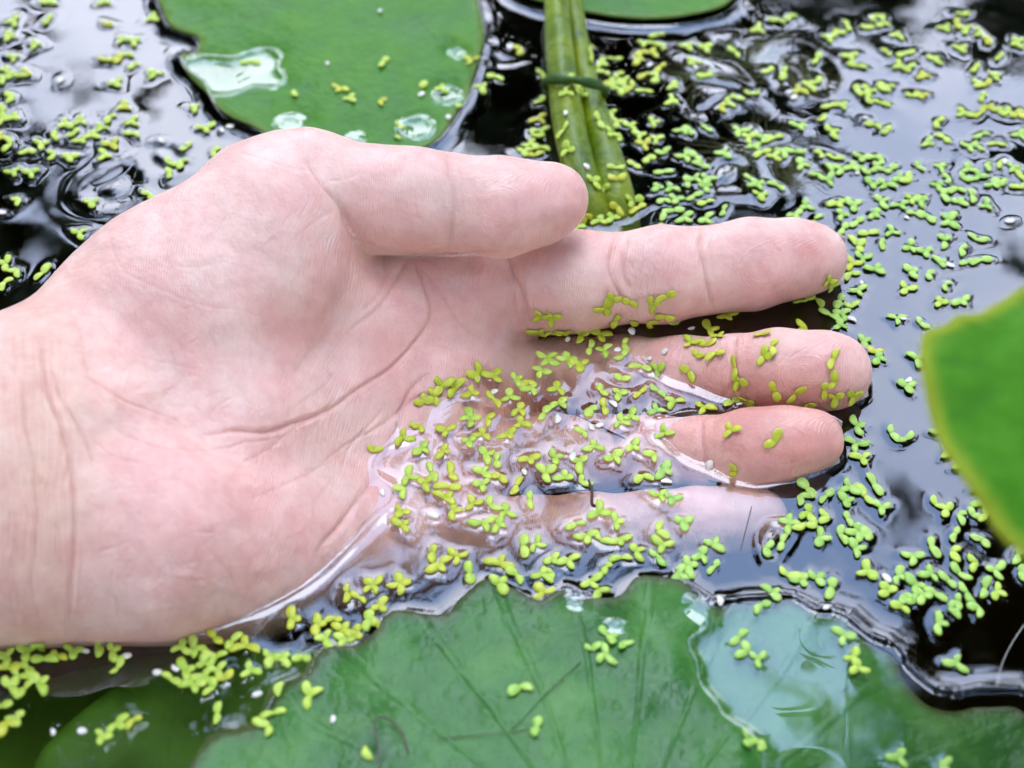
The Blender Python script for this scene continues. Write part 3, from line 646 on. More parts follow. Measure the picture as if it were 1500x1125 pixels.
# ------------------------------------------------------------------ DUCKWEED
# each region: offset in the photo, then frond centres at three times photo scale ("w" pale dead frond, "y" yellow)
REG = {
(0,0):"60,100 40,150 30,180 60,260 20,310 70,340 110,310 130,330 20,350 60,430 10,470 15,525 62,520 230,20 200,15 215,95 465,115 455,15 155,200 540,180 560,240 590,190 585,290 530,265 460,270 270,345w 510,370 680,330 545,475 670,85 350,540 290,550 330,590 360,620 400,600 230,600 180,640 130,665 480,520 450,570 580,540 590,590 460,690 490,640 240,685 305,695 10,610 50,640 60,760 140,765 400,895 25,940w 350,1030 420,1050 820,655 740,720 790,715 750,770 860,480 905,570 940,670 1025,560w 970,570w 700,620w 660,860 640,930 490,980 1290,400 1480,385 1100,275 90,885 1435,275w",
(500,0):"795,230 680,340 620,390 180,275 10,395 40,435 170,445 350,390 440,395 250,560 245,600 510,460 570,270 340,425w 465,510w 170,45w 985,360 1010,340 1030,390 1060,420 985,410 985,490w 985,555 970,590 1000,660 1125,520 1140,545 1190,740 1220,740 1215,790 1155,825 1085,745w 1110,800 1075,950 1040,1000 1190,960 1140,975 1215,910 890,330 880,450 870,530 880,580 840,600 830,640 880,650 800,670 850,690 1385,155 1330,195 1415,205 1100,220 1100,265 1150,270 1200,265 1160,320 1210,330 1130,300 1150,380 1195,370 1240,360 1230,400 1275,390 1330,400 1300,250 1290,275 1360,235 1395,300 1390,350 1440,390 1460,370 1450,445 1330,330 1180,500 1210,545 1250,550 1280,570 1230,620 1180,590 1360,530 1370,555 1310,600 1330,640 1380,620 1480,580 1270,720 1300,740 1340,700 1420,680 1490,690 1400,760 1430,760 1260,870 1300,880 1325,905 1290,930 1270,900 1390,830 1410,880 1450,830 1470,880 1440,930 1480,930 1410,960 1490,970 1400,990 1365,285w 1360,75",
(1000,0):"420,90 460,75 330,130 20,210 100,215 235,235 50,280 60,310w 100,340 590,270 735,250 745,290 780,300 640,170 680,150 720,110 730,130 800,130 830,80 860,120 880,80 890,110 940,160 900,235 960,245 990,235 950,290 990,300 1060,340 1090,260 1120,275 1150,130 1200,110 1230,70 1240,130 1200,210 1230,230 1280,310 1290,300 1310,150 1350,180 1380,270 1400,240 1440,200 1460,180 1480,210 1490,180 1370,340 1330,380 1290,370 1320,420 1310,440 1230,500 1320,490 1350,480 1390,490 1430,500 1470,510 1300,510 380,320 450,310 440,340 540,370 560,390 510,400 500,425w 590,370 220,430 250,440 160,480 200,460 300,420 760,400 810,400 860,390 900,390 810,440 850,450 880,460 660,465 700,470 640,470 1050,425 1010,430 790,520w 840,550 900,580 620,530 650,580 660,590 510,560 490,550 530,570 10,570 40,580 90,560 120,580 290,560w 250,580 1110,540 1310,595 1480,600 1380,635 1260,650 1300,650 1060,640 1080,620 1150,610 20,670 60,690 20,710 290,610 330,640 300,650 360,610 400,610 350,670 400,690 440,670 480,670 510,670 610,680 660,700 790,695 180,680 70,730 100,740 20,790 60,790 110,790 100,830 20,820 60,860 80,900 120,890 40,870 190,910 20,950 170,950 110,960 90,970 280,780 310,800 330,820 420,820 340,860 520,730 600,770 660,760 640,800 700,750 760,770w 740,740 790,740 850,740 880,710 900,760 930,740 820,800 840,830 890,815 1030,740 1130,740 1000,800 960,790 1140,780w 1170,790 1120,820 1140,860 1230,790 1250,750 1300,780 1330,730 1390,720 1340,820 1370,800 1400,820 1450,740 1480,780 1490,830 1210,830 1270,850 1200,890 1230,900 1270,880 1330,910 540,890 560,920 490,950 520,920 600,960 560,970 660,900 700,890 740,900 770,900 750,930 700,950 860,880 880,900 930,910 850,930 820,960 980,900 1010,880 960,910 1050,890 1060,950 1020,940 1090,970 990,965w 780,970 710,1000 750,990 700,1020 800,1030 830,1030 740,1060 770,1080 870,1070 920,1025 1000,1060 1150,950 1180,950 1160,990 1190,1000 1140,1040 1160,1050 1150,1090 1290,1060 1220,1100 980,1100 1010,1110 1070,1110 780,1110 1420,980w 1410,705w 270,20w",
(1000,375):"790,15 850,60 870,75 820,60 990,65 1010,85 1075,85 1120,30 1140,45 1190,50w 1225,40 1270,25 1310,20 1150,130 980,150 1130,210 1200,215 1240,190 790,130w 700,180 770,155 590,160 570,200 650,130 735,80 745,40y 640,105y 510,190 680,225 650,265 700,260 640,260 760,290w 690,310 780,360 740,230 800,400 840,430y 860,440 850,470 940,280 980,280w 1040,300 1030,460 970,570 1000,540w 990,590 755,735 770,770 760,830 790,895 915,785 980,810 1130,780 1165,860 1230,930 510,1060 535,1010 560,1040 640,1050 620,1070 550,1100 700,1060 730,1020 720,1100 790,1050 810,1070 830,990 850,1030 870,1110 1110,1100 1170,1110 1310,1020 1300,1100 1340,1090 1380,1090 105,305y 170,270y 50,320w 210,255y 540,320y 370,345y 330,350y 20,395y 60,385y 100,395y 150,425y 60,440y 30,510y 235,470y 235,510y 250,550y 340,470y 370,440y 390,400y 360,420y 670,435y 650,475y 400,580y 410,610y 480,620y 510,590y 550,650y 620,565y 670,555y 620,610y 670,620y 740,610y 770,600y 730,640y 90,670y 200,655y 240,635y 300,650y 280,630y 215,770y 405,820y 235,945y 120,350y 160,355y 20,370y 130,900w",
(500,375):"1160,210y 1130,230y 1190,190y 1170,250y 1250,190y 1280,210y 1210,270y 1200,290y 1360,200y 1360,220y 1420,180y 1440,170y 1400,260y 1440,265y 1480,300y 1300,290y 1350,290y 860,270y 890,260y 930,270y 870,330y 930,340y 980,330y 1060,330 1110,330 1045,375 990,380w 1150,350 1150,375 1100,390 1240,390 1280,350w 1200,420w 1350,450w 1410,430w 1150,420 1090,430 1240,445 1320,490 1390,505 870,440 930,440 990,430 960,460 920,470 1030,470 1050,480 1010,480 900,470 575,520y 600,520y 625,510y 600,545y 680,520y 690,545y 640,530y 430,560y 420,590y 465,560y 490,590y 510,570y 380,640y 410,620y 350,645y 575,605y 685,595w 660,620y 680,650y 740,600y 720,630y 760,630y 850,495 880,515 910,520 770,555y 760,540y 820,555y 850,570 840,600 820,590 950,570 960,600 940,590 970,640 940,660 900,680 880,710 790,660y 790,690y 770,690y 790,740y 1140,600 1220,610 1230,550 1300,615 1320,600 1380,590 1400,610 1460,650 1440,640 1490,640 1385,685 1090,675 1150,650 1160,690 1270,705 1230,735 1180,645w 1150,745w 950,705w 1070,780 1110,770w 1100,820 1140,855 1090,850 1420,770 1400,790 1450,780 1290,830 1270,850 565,690y 545,720y 600,720y 640,720y 570,750y 720,790y 740,780y 600,790y 620,770y 560,820y 640,800y 460,770y 350,750y 280,780y 280,800y 250,820y 360,840y 340,860y 450,850y 440,870y 620,860 140,860y 390,940y 400,970y 300,960y 290,990y 370,1000y 280,1030y 480,960y 460,1020y 490,1020y 440,1060y 470,1080y 640,900 680,905 600,950 640,970 700,970 620,1010 810,900 840,890 810,965w 1020,870w 930,880 940,910 1050,910 1180,895 1210,880 880,940 910,950 900,980 960,980 1000,980 1050,1000 780,1000 760,1030 830,1060 830,1090 570,1080y 600,1090y 560,1110y 650,1100 720,1100 250,1110y 490,1110y 1380,880 1420,930 1400,960 1320,970 1450,1000w 1400,1060 1450,1070 1130,1110 180,1055w",
(500,750):"260,10y 290,5y 250,50y 280,80y 380,10w 490,10y 590,50 645,40 630,70 680,70 690,50 720,20 740,20 800,140 800,170 860,130 850,160 405,170y 400,200y 420,240y 440,230y 510,200y 565,290y 560,260y 680,230 720,240 680,310 700,330 770,280 880,280 930,275y 880,350 870,370 910,355 940,200 910,220 980,220 1020,210 1030,60 1050,110 1080,120 1110,100 1140,130 1110,20 1150,10 1200,30 1210,70 1200,130 1240,120 1290,170 1300,190 1230,205 1160,245 1110,300 1080,320 1130,350 1390,90 1410,150 1380,190 1400,210 1480,40 1490,260 1470,290 130,320y 110,350y 60,370y 90,390y 30,340y 160,300y 150,350y 20,380y 255,290y 230,325y 280,315y 260,350y 170,420y 120,460y 70,510y 50,540y 80,560y 110,500y 165,500y 10,530y 15,570y 1160,530 1180,570 1100,610 1150,600 1230,580 1180,650 1160,635 860,930 855,960 780,770 130,1090",
(1000,750):"20,40 10,70 90,170 70,200 110,140 150,160 20,220 30,260 150,230 130,260 80,210 440,50 460,90 480,30 500,50 540,60 570,30 540,20 640,30 720,20 730,50 600,100 600,135 360,165 430,150 440,125 690,105 770,95 750,100 790,120 820,95 770,60 750,150 760,180 810,240 790,270 830,280 880,280w 460,285 520,305 575,290 600,310 655,325 650,350 385,355 345,410 400,370 985,190 1040,195 1010,210 1090,155 1200,90 1190,110 1180,180 1320,125 1290,230 1370,260 950,270 940,300 1000,300 1080,250 1070,280 1210,275 1110,300 1150,290 1180,320 900,350 880,370 930,340 970,370 1030,330 1050,370 1030,350 1120,370 1100,360 1210,380 1250,370 1240,350 960,420 1010,405 1330,330 1320,350 1370,370 1380,340 1170,430 1210,420 1300,425 1120,480 1120,510 620,430w 1480,180 1480,270 1460,210 1210,20 1270,20 1330,20 1380,10 1150,10 710,550 750,640 770,690 260,540 230,570 280,620 330,650 1200,670 290,1010 330,1050 950,1080 1130,1110 165,415w",
(0,750):"20,640 50,625 30,660 20,690 100,600 130,610 180,570 190,590 60,690 120,650 110,680 80,730 130,700 175,650 30,750 50,770 60,800 100,790 120,770 160,740 180,770 300,600 320,620 330,640 250,640 210,650 430,580 430,600 390,620w 490,600 500,630 540,640w 520,690 800,600 850,580 850,625 910,610 950,640 900,670 760,680w 710,710w 740,730 810,680 820,720 770,750 840,765 880,760 900,730 960,700 990,740 940,780 1100,700 930,540 960,570 1020,570 1080,570 1060,600 1110,610 1285,460y 1280,490y 1390,480y 1390,520y 1470,470y 1490,515y 1430,560 1190,640 1240,650 1330,640 960,870 950,910 1150,800w 1220,810 1350,790 1380,800 1350,840 1190,890 1220,880 1180,940 530,920 590,915 500,950 450,990 230,960w 380,970w 10,860 20,930 70,910 1460,930w",
(0,375):"30,20 20,40 80,65 30,65 180,90 285,70w 200,70 20,120 75,210w",
}
pts = []
for (ox, oy), s in REG.items():
    for tok in s.split():
        kd = 'n'
        if tok[-1] in 'wy': kd = tok[-1]; tok = tok[:-1]
        a_, b_ = tok.split(','); pts.append((ox + float(a_) / 3, oy + float(b_) / 3, kd))
# join neighbouring fronds into plants of at most four
used = [False] * len(pts); plants = []
for i, (x, y, k) in enumerate(pts):
    if used[i]: continue
    used[i] = True; g = [i]
    if k != 'w':
        for _ in range(3):
            cx = sum(pts[j][0] for j in g) / len(g); cy_ = sum(pts[j][1] for j in g) / len(g)
            c = [(math.hypot(pts[j][0] - cx, pts[j][1] - cy_), j) for j in range(len(pts)) if not used[j] and pts[j][2] == k]
            c = [q for q in c if q[0] < (13 if y < 300 else 16.5)]
            if not c: break
            j = min(c)[1]; used[j] = True; g.append(j)
    plants.append((g, k))
print("plants", len(plants), "points", len(pts))

# surfaces the plants can rest on
hand_bvh = BVHTree.FromPolygons([tuple(v) for v in HV], [tuple(map(int, f)) for f in HF])
padb = []
for key in ('far', 'top', 'front'):
    me = PADS[key][3]; padb.append(BVHTree.FromPolygons([v.co.copy() for v in me.vertices], [tuple(p.vertices) for p in me.polygons]))
stemb = [BVHTree.FromPolygons([tuple(q) for q in v], f) for v, f in stem_bv]
def hit(px, py):
    o = Vector(CAM); d = Vector(ray(px, py)); best = None
    t = -CAM[2] / d.z; best = (t, Vector(o + d * t), Vector((0, 0, 1)), 'water')
    for bv, kind in [(hand_bvh, 'hand')] + [(b_, 'leaf') for b_ in padb] + [(b_, 'stem') for b_ in stemb]:
        loc, nn, idx, dist = bv.ray_cast(o, d)
        if loc is not None and dist < best[0]:
            if nn.dot(d) > 0: nn = -nn
            best = (dist, loc, nn, kind)
    return best

def frond_mesh(name, mat, L, Wd, T, bend, seed):
    """one fleshy frond along +X from its joint at the origin: rounded, domed, slightly kidney-shaped"""
    r_ = random.Random(seed); nu, nv = 12, 9; v = []; f = []
    for j in range(nv):
        ph = math.pi * j / (nv - 1); 
        for i in range(nu):
            th = 2 * math.pi * i / nu
            x = -math.cos(ph); s = math.sin(ph) ** .86
            wv = 1 - .16 * (x < 0) * abs(x) ** 2 + .05 * math.sin(3 * ph + seed)
            y = s * math.cos(th) * wv; z = s * math.sin(th)
            zz = z * (T * (.75 if z > 0 else .45)); X = (x + 1) * L / 2; Y = y * Wd / 2 + bend * L * (math.sin(math.pi * (x + 1) / 2) - .3)
            v.append((X, Y, zz + .12 * T * math.cos(2.4 * x)))
    for j in range(nv - 1):
        for i in range(nu): f.append((j * nu + i, j * nu + (i + 1) % nu, (j + 1) * nu + (i + 1) % nu, (j + 1) * nu + i))
    me = pydata(name, v, f); bm = bmesh.new(); bm.from_mesh(me); bmesh.ops.remove_doubles(bm, verts=bm.verts, dist=1e-6); bmesh.ops.recalc_face_normals(bm, faces=bm.faces); bm.to_mesh(me); bm.free(); smooth(me)
    me.materials.append(M[mat]); return me
FR = {m_: [frond_mesh("frond_" + m_, m_,   .0032 * s1, .00198 * s2, .00042, bd, k) for k, (s1, s2, bd) in enumerate([(1, 1, .06), (1.08, .92, -.1), (.86, 1.05, .03), (1.0, .85, .13), (.92, .98, -.05)])] for m_ in ('lime', 'yellow', 'green', 'pale')}

LAND = [  # landmarks for the descriptions
 ((40,200),"on the dark water beside the frame edge above the wrist"),((150,40),"in the white sky reflection near the far lily pad"),((120,210),"in the drift of duckweed above the wrist"),((250,250),"on rippled water beside the thumb base"),
 ((25,400),"on black water just above the forearm"),((430,140),"on the far lily pad"),((600,180),"on the flooded rim of the far lily pad behind the thumb"),((700,90),"between far lily pad and stems"),
 ((845,140),"stuck on the tied stems at the band"),((835,200),"stuck on the stems below the band"),((905,260),"clinging to the foot of the stems by the thumb tip"),((780,215),"in the gap between thumb and stems"),
 ((900,110),"on water right beside the stem band"),((960,60),"under the rim of the small upper lily pad"),((930,200),"on dark water beside the lower stems"),((1000,290),"above the middle of the index finger"),
 ((1060,230),"over the feathery sunken weed"),((1140,130),"near the feathery weed's pale reflection"),((1160,50),"in the far white reflection"),((1260,60),"in the bright ripples at the far edge"),((1430,70),"in the far corner of the pond"),
 ((1280,150),"in the wavy mid-field of the far water"),((1440,150),"on blue water near the far corner"),((1320,230),"on blue-grey water beyond the index finger"),((1450,260),"on blue-grey water above the raised leaf"),
 ((1240,330),"just beyond the index fingertip"),((1160,300),"hugging the top of the index fingertip"),((1380,320),"between the index fingertip and the raised leaf"),((1240,400),"at the index fingernail"),((1190,440),"under the index fingertip"),
 ((1340,400),"on open water above the raised leaf"),((1400,440),"touching the outline of the raised leaf"),((1230,470),"between index and middle fingertips"),((1300,560),"off the tip of the middle finger"),
 ((1030,500),"on the wet top of the middle finger"),((1110,530),"across the middle finger's end joint"),((1220,570),"on the underside of the middle fingertip"),((1080,600),"in the seam of middle and ring fingers"),((1120,650),"on the ring fingertip"),
 ((960,440),"on the index finger's middle joint"),((890,440),"on the index finger's inner joint"),((800,470),"at the fork of index and middle fingers"),((1000,470),"in the slit below the index finger"),
 ((850,510),"at the base of the middle finger"),((920,560),"over the sunken middle finger"),((980,590),"over the dark gap beside the ring finger"),((760,560),"in the palm pool below the index finger's base"),((700,555),"at the pool's upper shore"),
 ((650,575),"in the pool's upper corner by the skin crease"),((640,620),"in the shallow corner of the palm pool"),((590,640),"at the waterline of the palm centre"),((550,660),"at the pool's tip on the palm"),
 ((700,640),"in the crowded middle of the palm pool"),((770,600),"over the palm at the ring finger's base"),((720,690),"over the palm below the pool's middle"),((600,700),"over the inner palm near the heel"),((650,730),"over the lower palm"),
 ((800,690),"over the ring finger's root"),((880,660),"over the sunken ring finger"),((960,640),"over the ring finger's middle"),((890,720),"over the seam of ring and little fingers"),((980,720),"over the little finger's end"),
 ((590,770),"over the lower palm edge"),((730,770),"over the little finger's root"),((780,800),"over the sunken little finger's base"),((650,820),"over the shadowed side of the palm"),((870,790),"over the little finger's middle"),((920,780),"over the little finger's joint"),
 ((540,870),"along the palm's lower rim"),((590,860),"beside the palm's lower rim"),((530,910),"in the black water between palm and wavy leaf"),((740,840),"on the dark meniscus above the wavy leaf"),((800,850),"at the notch of the wavy leaf"),((860,840),"along the wavy leaf's scalloped rim"),
 ((990,820),"off the little fingertip"),((1040,830),"in the clump below the little fingertip"),((1180,750),"below the ring fingertip"),((1250,700),"on blue water beside the ring fingertip"),((1320,640),"on open water left of the raised leaf"),
 ((1250,790),"in the chain of plants on blue water"),((1160,790),"in the loose knot beyond the little finger"),((1200,850),"above the flooded leaf part"),((1130,880),"at the flooded leaf's tip"),
 ((1340,830),"in the dense raft under the raised leaf"),((1400,850),"in the raft's dark side"),((1330,880),"at the raft's lower fringe"),((1420,760),"under the raised leaf's lower edge"),((1370,910),"at the raft's trailing end"),((1480,820),"on dark water under the raised leaf"),
 ((890,940),"in the wet hollow of the wavy leaf"),((780,1060),"on the dry middle of the wavy leaf"),((1090,950),"on the flooded part of the wavy leaf"),((1250,960),"on the flooded leaf's far side"),((1100,1090),"along the water tongue on the wavy leaf"),((1350,1110),"on the submerged end of the wavy leaf"),
 ((30,980),"in the clump under the wrist"),((100,960),"under the wrist crease"),((170,970),"between wrist and palm heel in black water"),((280,960),"in the patch below the palm heel"),((310,1000),"at the lower end of the patch below the palm heel"),((350,940),"touching the palm heel's wet rim"),
 ((430,910),"on the palm heel's waterline"),((400,970),"in the murk beside the wavy leaf"),((450,1020),"on the toothed corner of the wavy leaf"),((180,1065),"over the sunken leaf"),((20,1050),"over the sunken leaf at the frame edge"),((320,1050),"over the sunken leaf near the wavy leaf"),
]
ORD = ["innermost", "second inward", "third inward", "fourth inward", "fifth inward", "sixth inward", "seventh out", "eighth out", "ninth out", "tenth out"]
fronds = []      # (matrix, mesh, plant index)
plant_info = []
EXCL = set()
for gi, (g, k) in enumerate(plants):
    r_ = random.Random(gi * 13 + 5)
    cx = sum(pts[j][0] for j in g) / len(g); cy_ = sum(pts[j][1] for j in g) / len(g)
    t, loc, nrm, kind = hit(cx, cy_)
    if kind == 'hand' and cx < 480 and cy_ < 480: continue
    if k == 'w': fam = 'pale'
    elif k == 'y': fam = 'yellow'
    elif kind == 'water' and cx > 960 and cy_ > 180: fam = 'green' if r_.random() < .75 else 'lime'
    elif cy_ > 900 and cx > 560: fam = 'green'
    else: fam = 'lime' if r_.random() < .8 else 'yellow'
    if k == 'y' and kind == 'water' and r_.random() < .25: fam = 'lime'
    up = nrm.normalized(); ax = Vector((1, 0, 0)); ax = (ax - up * ax.dot(up)).normalized(); ay = up.cross(ax)
    base = Matrix((ax, ay, up)).transposed().to_4x4()
    tilt = .05 if kind == 'water' else .12
    lift = .0005 if kind == 'water' else .0003
    base = Matrix.Translation(loc + up * lift) @ base
    loc_f = []
    scale = r_.uniform(.88, 1.1)
    if k == 'w':
        a0 = r_.uniform(0, 6.28); loc_f.append((a0, scale * r_.uniform(.5, .85), 0, 0))
    elif len(g) == 1:
        a0 = r_.uniform(0, 6.28)
        if kind == 'leaf' and r_.random() < .5: loc_f.append((a0, scale, 0, 0))
        else:
            bend = r_.uniform(1.5, 2.7)
            loc_f += [(a0, scale * r_.uniform(.85, 1.05), 0, 0), (a0 + bend, scale * r_.uniform(.7, 1.0), 0, 0)]
            if r_.random() < .45: loc_f.append((a0 + bend / 2 + 3.14, scale * .8, 0, 0))
    else:
        inv = base.inverted()
        angs = []
        for j in g:
            w = hit(pts[j][0], pts[j][1])[1]; q = inv @ w; angs.append([math.atan2(q.y, q.x), math.hypot(q.x, q.y)])
        angs.sort()
        for it in range(12):                        # keep fronds fanned apart
            for i in range(len(angs)):
                j = (i + 1) % len(angs); gap = (angs[j][0] - angs[i][0]) % (2 * math.pi)
                if len(angs) > 1 and gap < 1.25: angs[j][0] += .12; angs[i][0] -= .12
        for a_, d_ in angs: loc_f.append((a_ + r_.uniform(-.15, .15), scale * r_.uniform(.8, 1.08), min(.0010, max(0, d_ - .0018)), 0))
        if len(g) == 2 and r_.random() < .5: loc_f.append(((angs[0][0] + angs[1][0]) / 2 + (0 if abs(angs[0][0] - angs[1][0]) > 3.14 else 3.14), scale * .8, 0, 0))
    ms = []
    for a_, s, off, _ in loc_f:
        me = FR[fam][r_.randrange(5)]
        loc_m = Matrix.Rotation(a_, 4, 'Z') @ Matrix.Translation((off - .0002, 0, 0)) @ Matrix.Rotation(-r_.uniform(0, tilt * 2), 4, 'Y') @ Matrix.Rotation(r_.uniform(-tilt, tilt) * 2, 4, 'X') @ Matrix.Scale(s, 4)
        ms.append((loc_m, me)); 
    dep = (loc - Vector(CAM)).dot(Vector(FWD))
    vis = -20 < cx < 1520 and -20 < cy_ < 1145
    plant_info.append(dict(base=base, ms=ms, fam=fam, kind=kind, px=cx, py=cy_, dep=dep, n=len(ms), size=len(ms) / dep ** 2, loc=loc))
# nearest / largest 300 as things, the rest as one mass
order = sorted(range(len(plant_info)), key=lambda i: -plant_info[i]['size'])
keep = set(order[:298])
cells = {}
for i in keep:
    p = plant_info[i]; li = min(range(len(LAND)), key=lambda q: math.hypot(LAND[q][0][0] - p['px'], LAND[q][0][1] - p['py'])); cells.setdefault((li, p['n'], p['fam']), []).append(i)
    p['li'] = li
for key, mem in cells.items():
    li = key[0]; mem.sort(key=lambda i: math.hypot(LAND[li][0][0] - plant_info[i]['px'], LAND[li][0][1] - plant_info[i]['py']))
    for rk, i in enumerate(mem): plant_info[i]['rank'] = rk; plant_info[i]['of'] = len(mem)
CW = {'lime': 'lime green', 'yellow': 'yellow-green', 'green': 'fresh green', 'pale': 'bleached'}
NW = {1: 'single-frond', 2: 'two-frond', 3: 'three-frond', 4: 'four-frond', 5: 'five-frond'}
GR = {'water': 'duckweed plants floating on the water', 'hand': 'duckweed plants stuck to the wet fingers', 'leaf': 'duckweed plants on the lily leaves', 'stem': 'duckweed plants clinging to the stems'}
rest_v, rest_f, ro = [], [], 0; rest_mat = []
float_pos = []
mats_order = ['lime', 'yellow', 'green', 'pale']
for i, p in enumerate(plant_info):
    for lm, me in p['ms']:
        if p['kind'] == 'water':
            mw = p['base'] @ lm; c = mw @ Vector((.0017, 0, 0)); d_ = (mw.to_3x3() @ Vector((1, 0, 0))); float_pos.append((c.x, c.y, math.atan2(d_.y, d_.x), p['fam']))
    if i in keep:
        lab = f"{CW[p['fam']]} {NW[p['n']]} duckweed {LAND[p['li']][1]}"
        if p['of'] > 1: lab += ", " + ORD[min(p['rank'], 9)]
        if len(lab.replace('-', ' ').split()) > 16: lab = lab.replace(' duckweed ', ' plant ').replace("the ", "", 1)
        if len(lab.split()) > 16: lab = lab.replace(" the ", " ", 1)
        e = empty("duckweed_plant", (0, 0, 0), label=lab, category="duckweed", group=GR[p['kind']]); e.matrix_world = p['base']
        for lm, me in p['ms']:
            o = bpy.data.objects.new("frond", me); C.objects.link(o); o.parent = e; o.matrix_local = lm
    else:
        for lm, me in p['ms']:
            mw = np.array(p['base'] @ lm); co = np.array([tuple(v.co) for v in me.vertices]); co = co @ mw[:3, :3].T + mw[:3, 3]
            rest_v.append(co); rest_f += [tuple(ro + q for q in pl.vertices) for pl in me.polygons]; rest_mat += [mats_order.index(p['fam'])] * len(me.polygons); ro += len(co)
if rest_v:
    me = pydata("duckweed_drift", np.vstack(rest_v), rest_f)
    for m_ in mats_order: me.materials.append(M[m_])
    me.polygons.foreach_set('material_index', rest_mat); me.update()
    link("duckweed_drift", me, None, kind="stuff", label="small far duckweed plants scattered over the pond", category="duckweed")

# ------------------------------------------------------------------ WATER
h = .00047
wx = np.arange(-.175, .1752, h); wy = np.arange(-.118, .176, h); nx, ny = len(wx), len(wy)
X, Y = np.meshgrid(wx, wy, indexing='ij'); Zw = np.zeros_like(X)
FL = X.ravel(); FM = Y.ravel()
# meniscus on the skin
m = (X > -.2) & (X < .12)
dh = hand_sdf(np.column_stack([FL, FM, np.zeros_like(FL)])).reshape(X.shape)
men = .0006 * np.exp(-np.clip(dh, 0, None) / .0009); Zw += men
# meniscus along the leaf rims and where the leaves dip under
for key, amp in (('far', .0010), ('top', .0010), ('front', .0010)):
    Wp, cl, zf, me = PADS[key]; q = np.column_stack([FL, FM])
    dd = np.full(len(q), 1.0); lo = Wp.min(0) - .02; hi = Wp.max(0) + .02
    mm = np.where((q[:, 0] > lo[0]) & (q[:, 0] < hi[0]) & (q[:, 1] > lo[1]) & (q[:, 1] < hi[1]))[0]
    sub = cl[::2] if len(cl) > 200 else cl; sub = np.vstack([sub, cl[-1:]])
    dd[mm] = polydist(q[mm], sub); ins = np.zeros(len(q), bool); ins[mm] = inside(q[mm], Wp)
    zl = np.zeros(len(q)); zl[ins] = zf(q[ins, 0], q[ins, 1], dd[ins])
    out = np.where(ins, 0, amp * np.exp(-dd / .0019)); 
    wet = np.where(ins, .0007 * np.exp(-np.abs(zl) / .0009), 0)
    Zw += (out + wet).reshape(X.shape)
# dimples round every floating frond
for (cx, cy_, an, fam) in float_pos:
    i0, i1 = np.searchsorted(wx, [cx - .008, cx + .008]); j0, j1 = np.searchsorted(wy, [cy_ - .008, cy_ + .008])
    if i1 <= i0 or j1 <= j0: continue
    dx = X[i0:i1, j0:j1] - cx; dy = Y[i0:i1, j0:j1] - cy_; c_, s_ = math.cos(an), math.sin(an)
    e = np.hypot((dx * c_ + dy * s_) / .00175, (-dx * s_ + dy * c_) / .00105); d_ = np.clip((e - 1) * .0013, 0, None)
    Zw[i0:i1, j0:j1] = np.maximum(Zw[i0:i1, j0:j1], Zw[i0:i1, j0:j1] * .75 + (.00013 if P(300, 0, 0)[0] < cx < .037 and -.062 < cy_ < .02 else .00006) * np.exp(-d_ / (.0009 if cx < .037 else .0006)))
Zw = np.minimum(Zw, .0022)
# a few ripples
def rip(px, py, r0, amp, wl):
    c = P(px, py, 0); d_ = np.hypot(X - c[0], Y - c[1]); return amp * np.cos(2 * math.pi * d_ / wl) * np.exp(-(d_ / r0) ** 2)
dist_n = .004 * vnoise(X, Y, .012, 55); XS, YS = X, Y; X, Y = X + dist_n, Y + .004 * vnoise(XS, YS, .010, 56)
Zw += rip(165, 275, .011, .00013, .010) + rip(245, 240, .008, .00013, .009) + rip(1145, 790, .005, .0002, .005) + rip(1030, 140, .012, .00016, .012) + rip(1180, 110, .014, .00015, .013)
Zw += rip(1070, 260, .010, .0002, .009) + rip(730, 70, .010, .00013, .012) + rip(1050, 60, .016, .00012, .015)
X, Y = XS, YS
Zw += (.00008 * vnoise(X, Y, .028, 51) + .00001 * vnoise(X, Y, .009, 52)) * (1 + .5 * np.clip(Y / .10, 0, 1))
edge = np.minimum(np.minimum(X - wx[0], wx[-1] - X), np.minimum(Y - wy[0], wy[-1] - Y)); Zw *= np.clip(edge / .006, 0, 1)
V = np.column_stack([FL, FM, Zw.ravel()]); I = np.arange(nx * ny).reshape(nx, ny)
F = np.stack([I[:-1, :-1], I[1:, :-1], I[1:, 1:], I[:-1, 1:]], -1).reshape(-1, 4)
# wide calm pond round the detailed middle, closed below into one body of water
BX, BY, DEEPZ = 3.0, 3.0, -.30; nb = len(V)
far = np.array([[-BX, -BY, 0], [BX, -BY, 0], [BX, BY, 0], [-BX, BY, 0], [-BX, -BY, DEEPZ], [BX, -BY, DEEPZ], [BX, BY, DEEPZ], [-BX, BY, DEEPZ]])
V = np.vstack([V, far]); faces = []
bot = I[:, 0]; rgt = I[-1, :]; topr = I[:, -1][::-1]; lft = I[0, :][::-1]
me = bpy.data.meshes.new("water"); 
tri = []
for row, ca, cb in ((bot, nb, nb + 1), (rgt, nb + 1, nb + 2), (topr, nb + 2, nb + 3), (lft, nb + 3, nb)):
    nrow = len(row); half = nrow // 2
    for a_, b_ in zip(row[:half], row[1:half + 1]): tri.append((int(b_), int(a_), ca))
    tri.append((int(row[half]), ca, cb))
    for a_, b_ in zip(row[half:-1], row[half + 1:]): tri.append((int(b_), int(a_), cb))
n0 = nb
box = [(n0, n0 + 4, n0 + 5, n0 + 1), (n0 + 1, n0 + 5, n0 + 6, n0 + 2), (n0 + 2, n0 + 6, n0 + 7, n0 + 3), (n0 + 3, n0 + 7, n0 + 4, n0), (n0 + 4, n0 + 7, n0 + 6, n0 + 5)]
T = np.array(tri); Bq = np.array(box)
me.vertices.add(len(V)); me.vertices.foreach_set('co', V.astype(np.float32).ravel())
lv = np.concatenate([F.ravel(), T.ravel(), Bq.ravel()]).astype(np.int32)
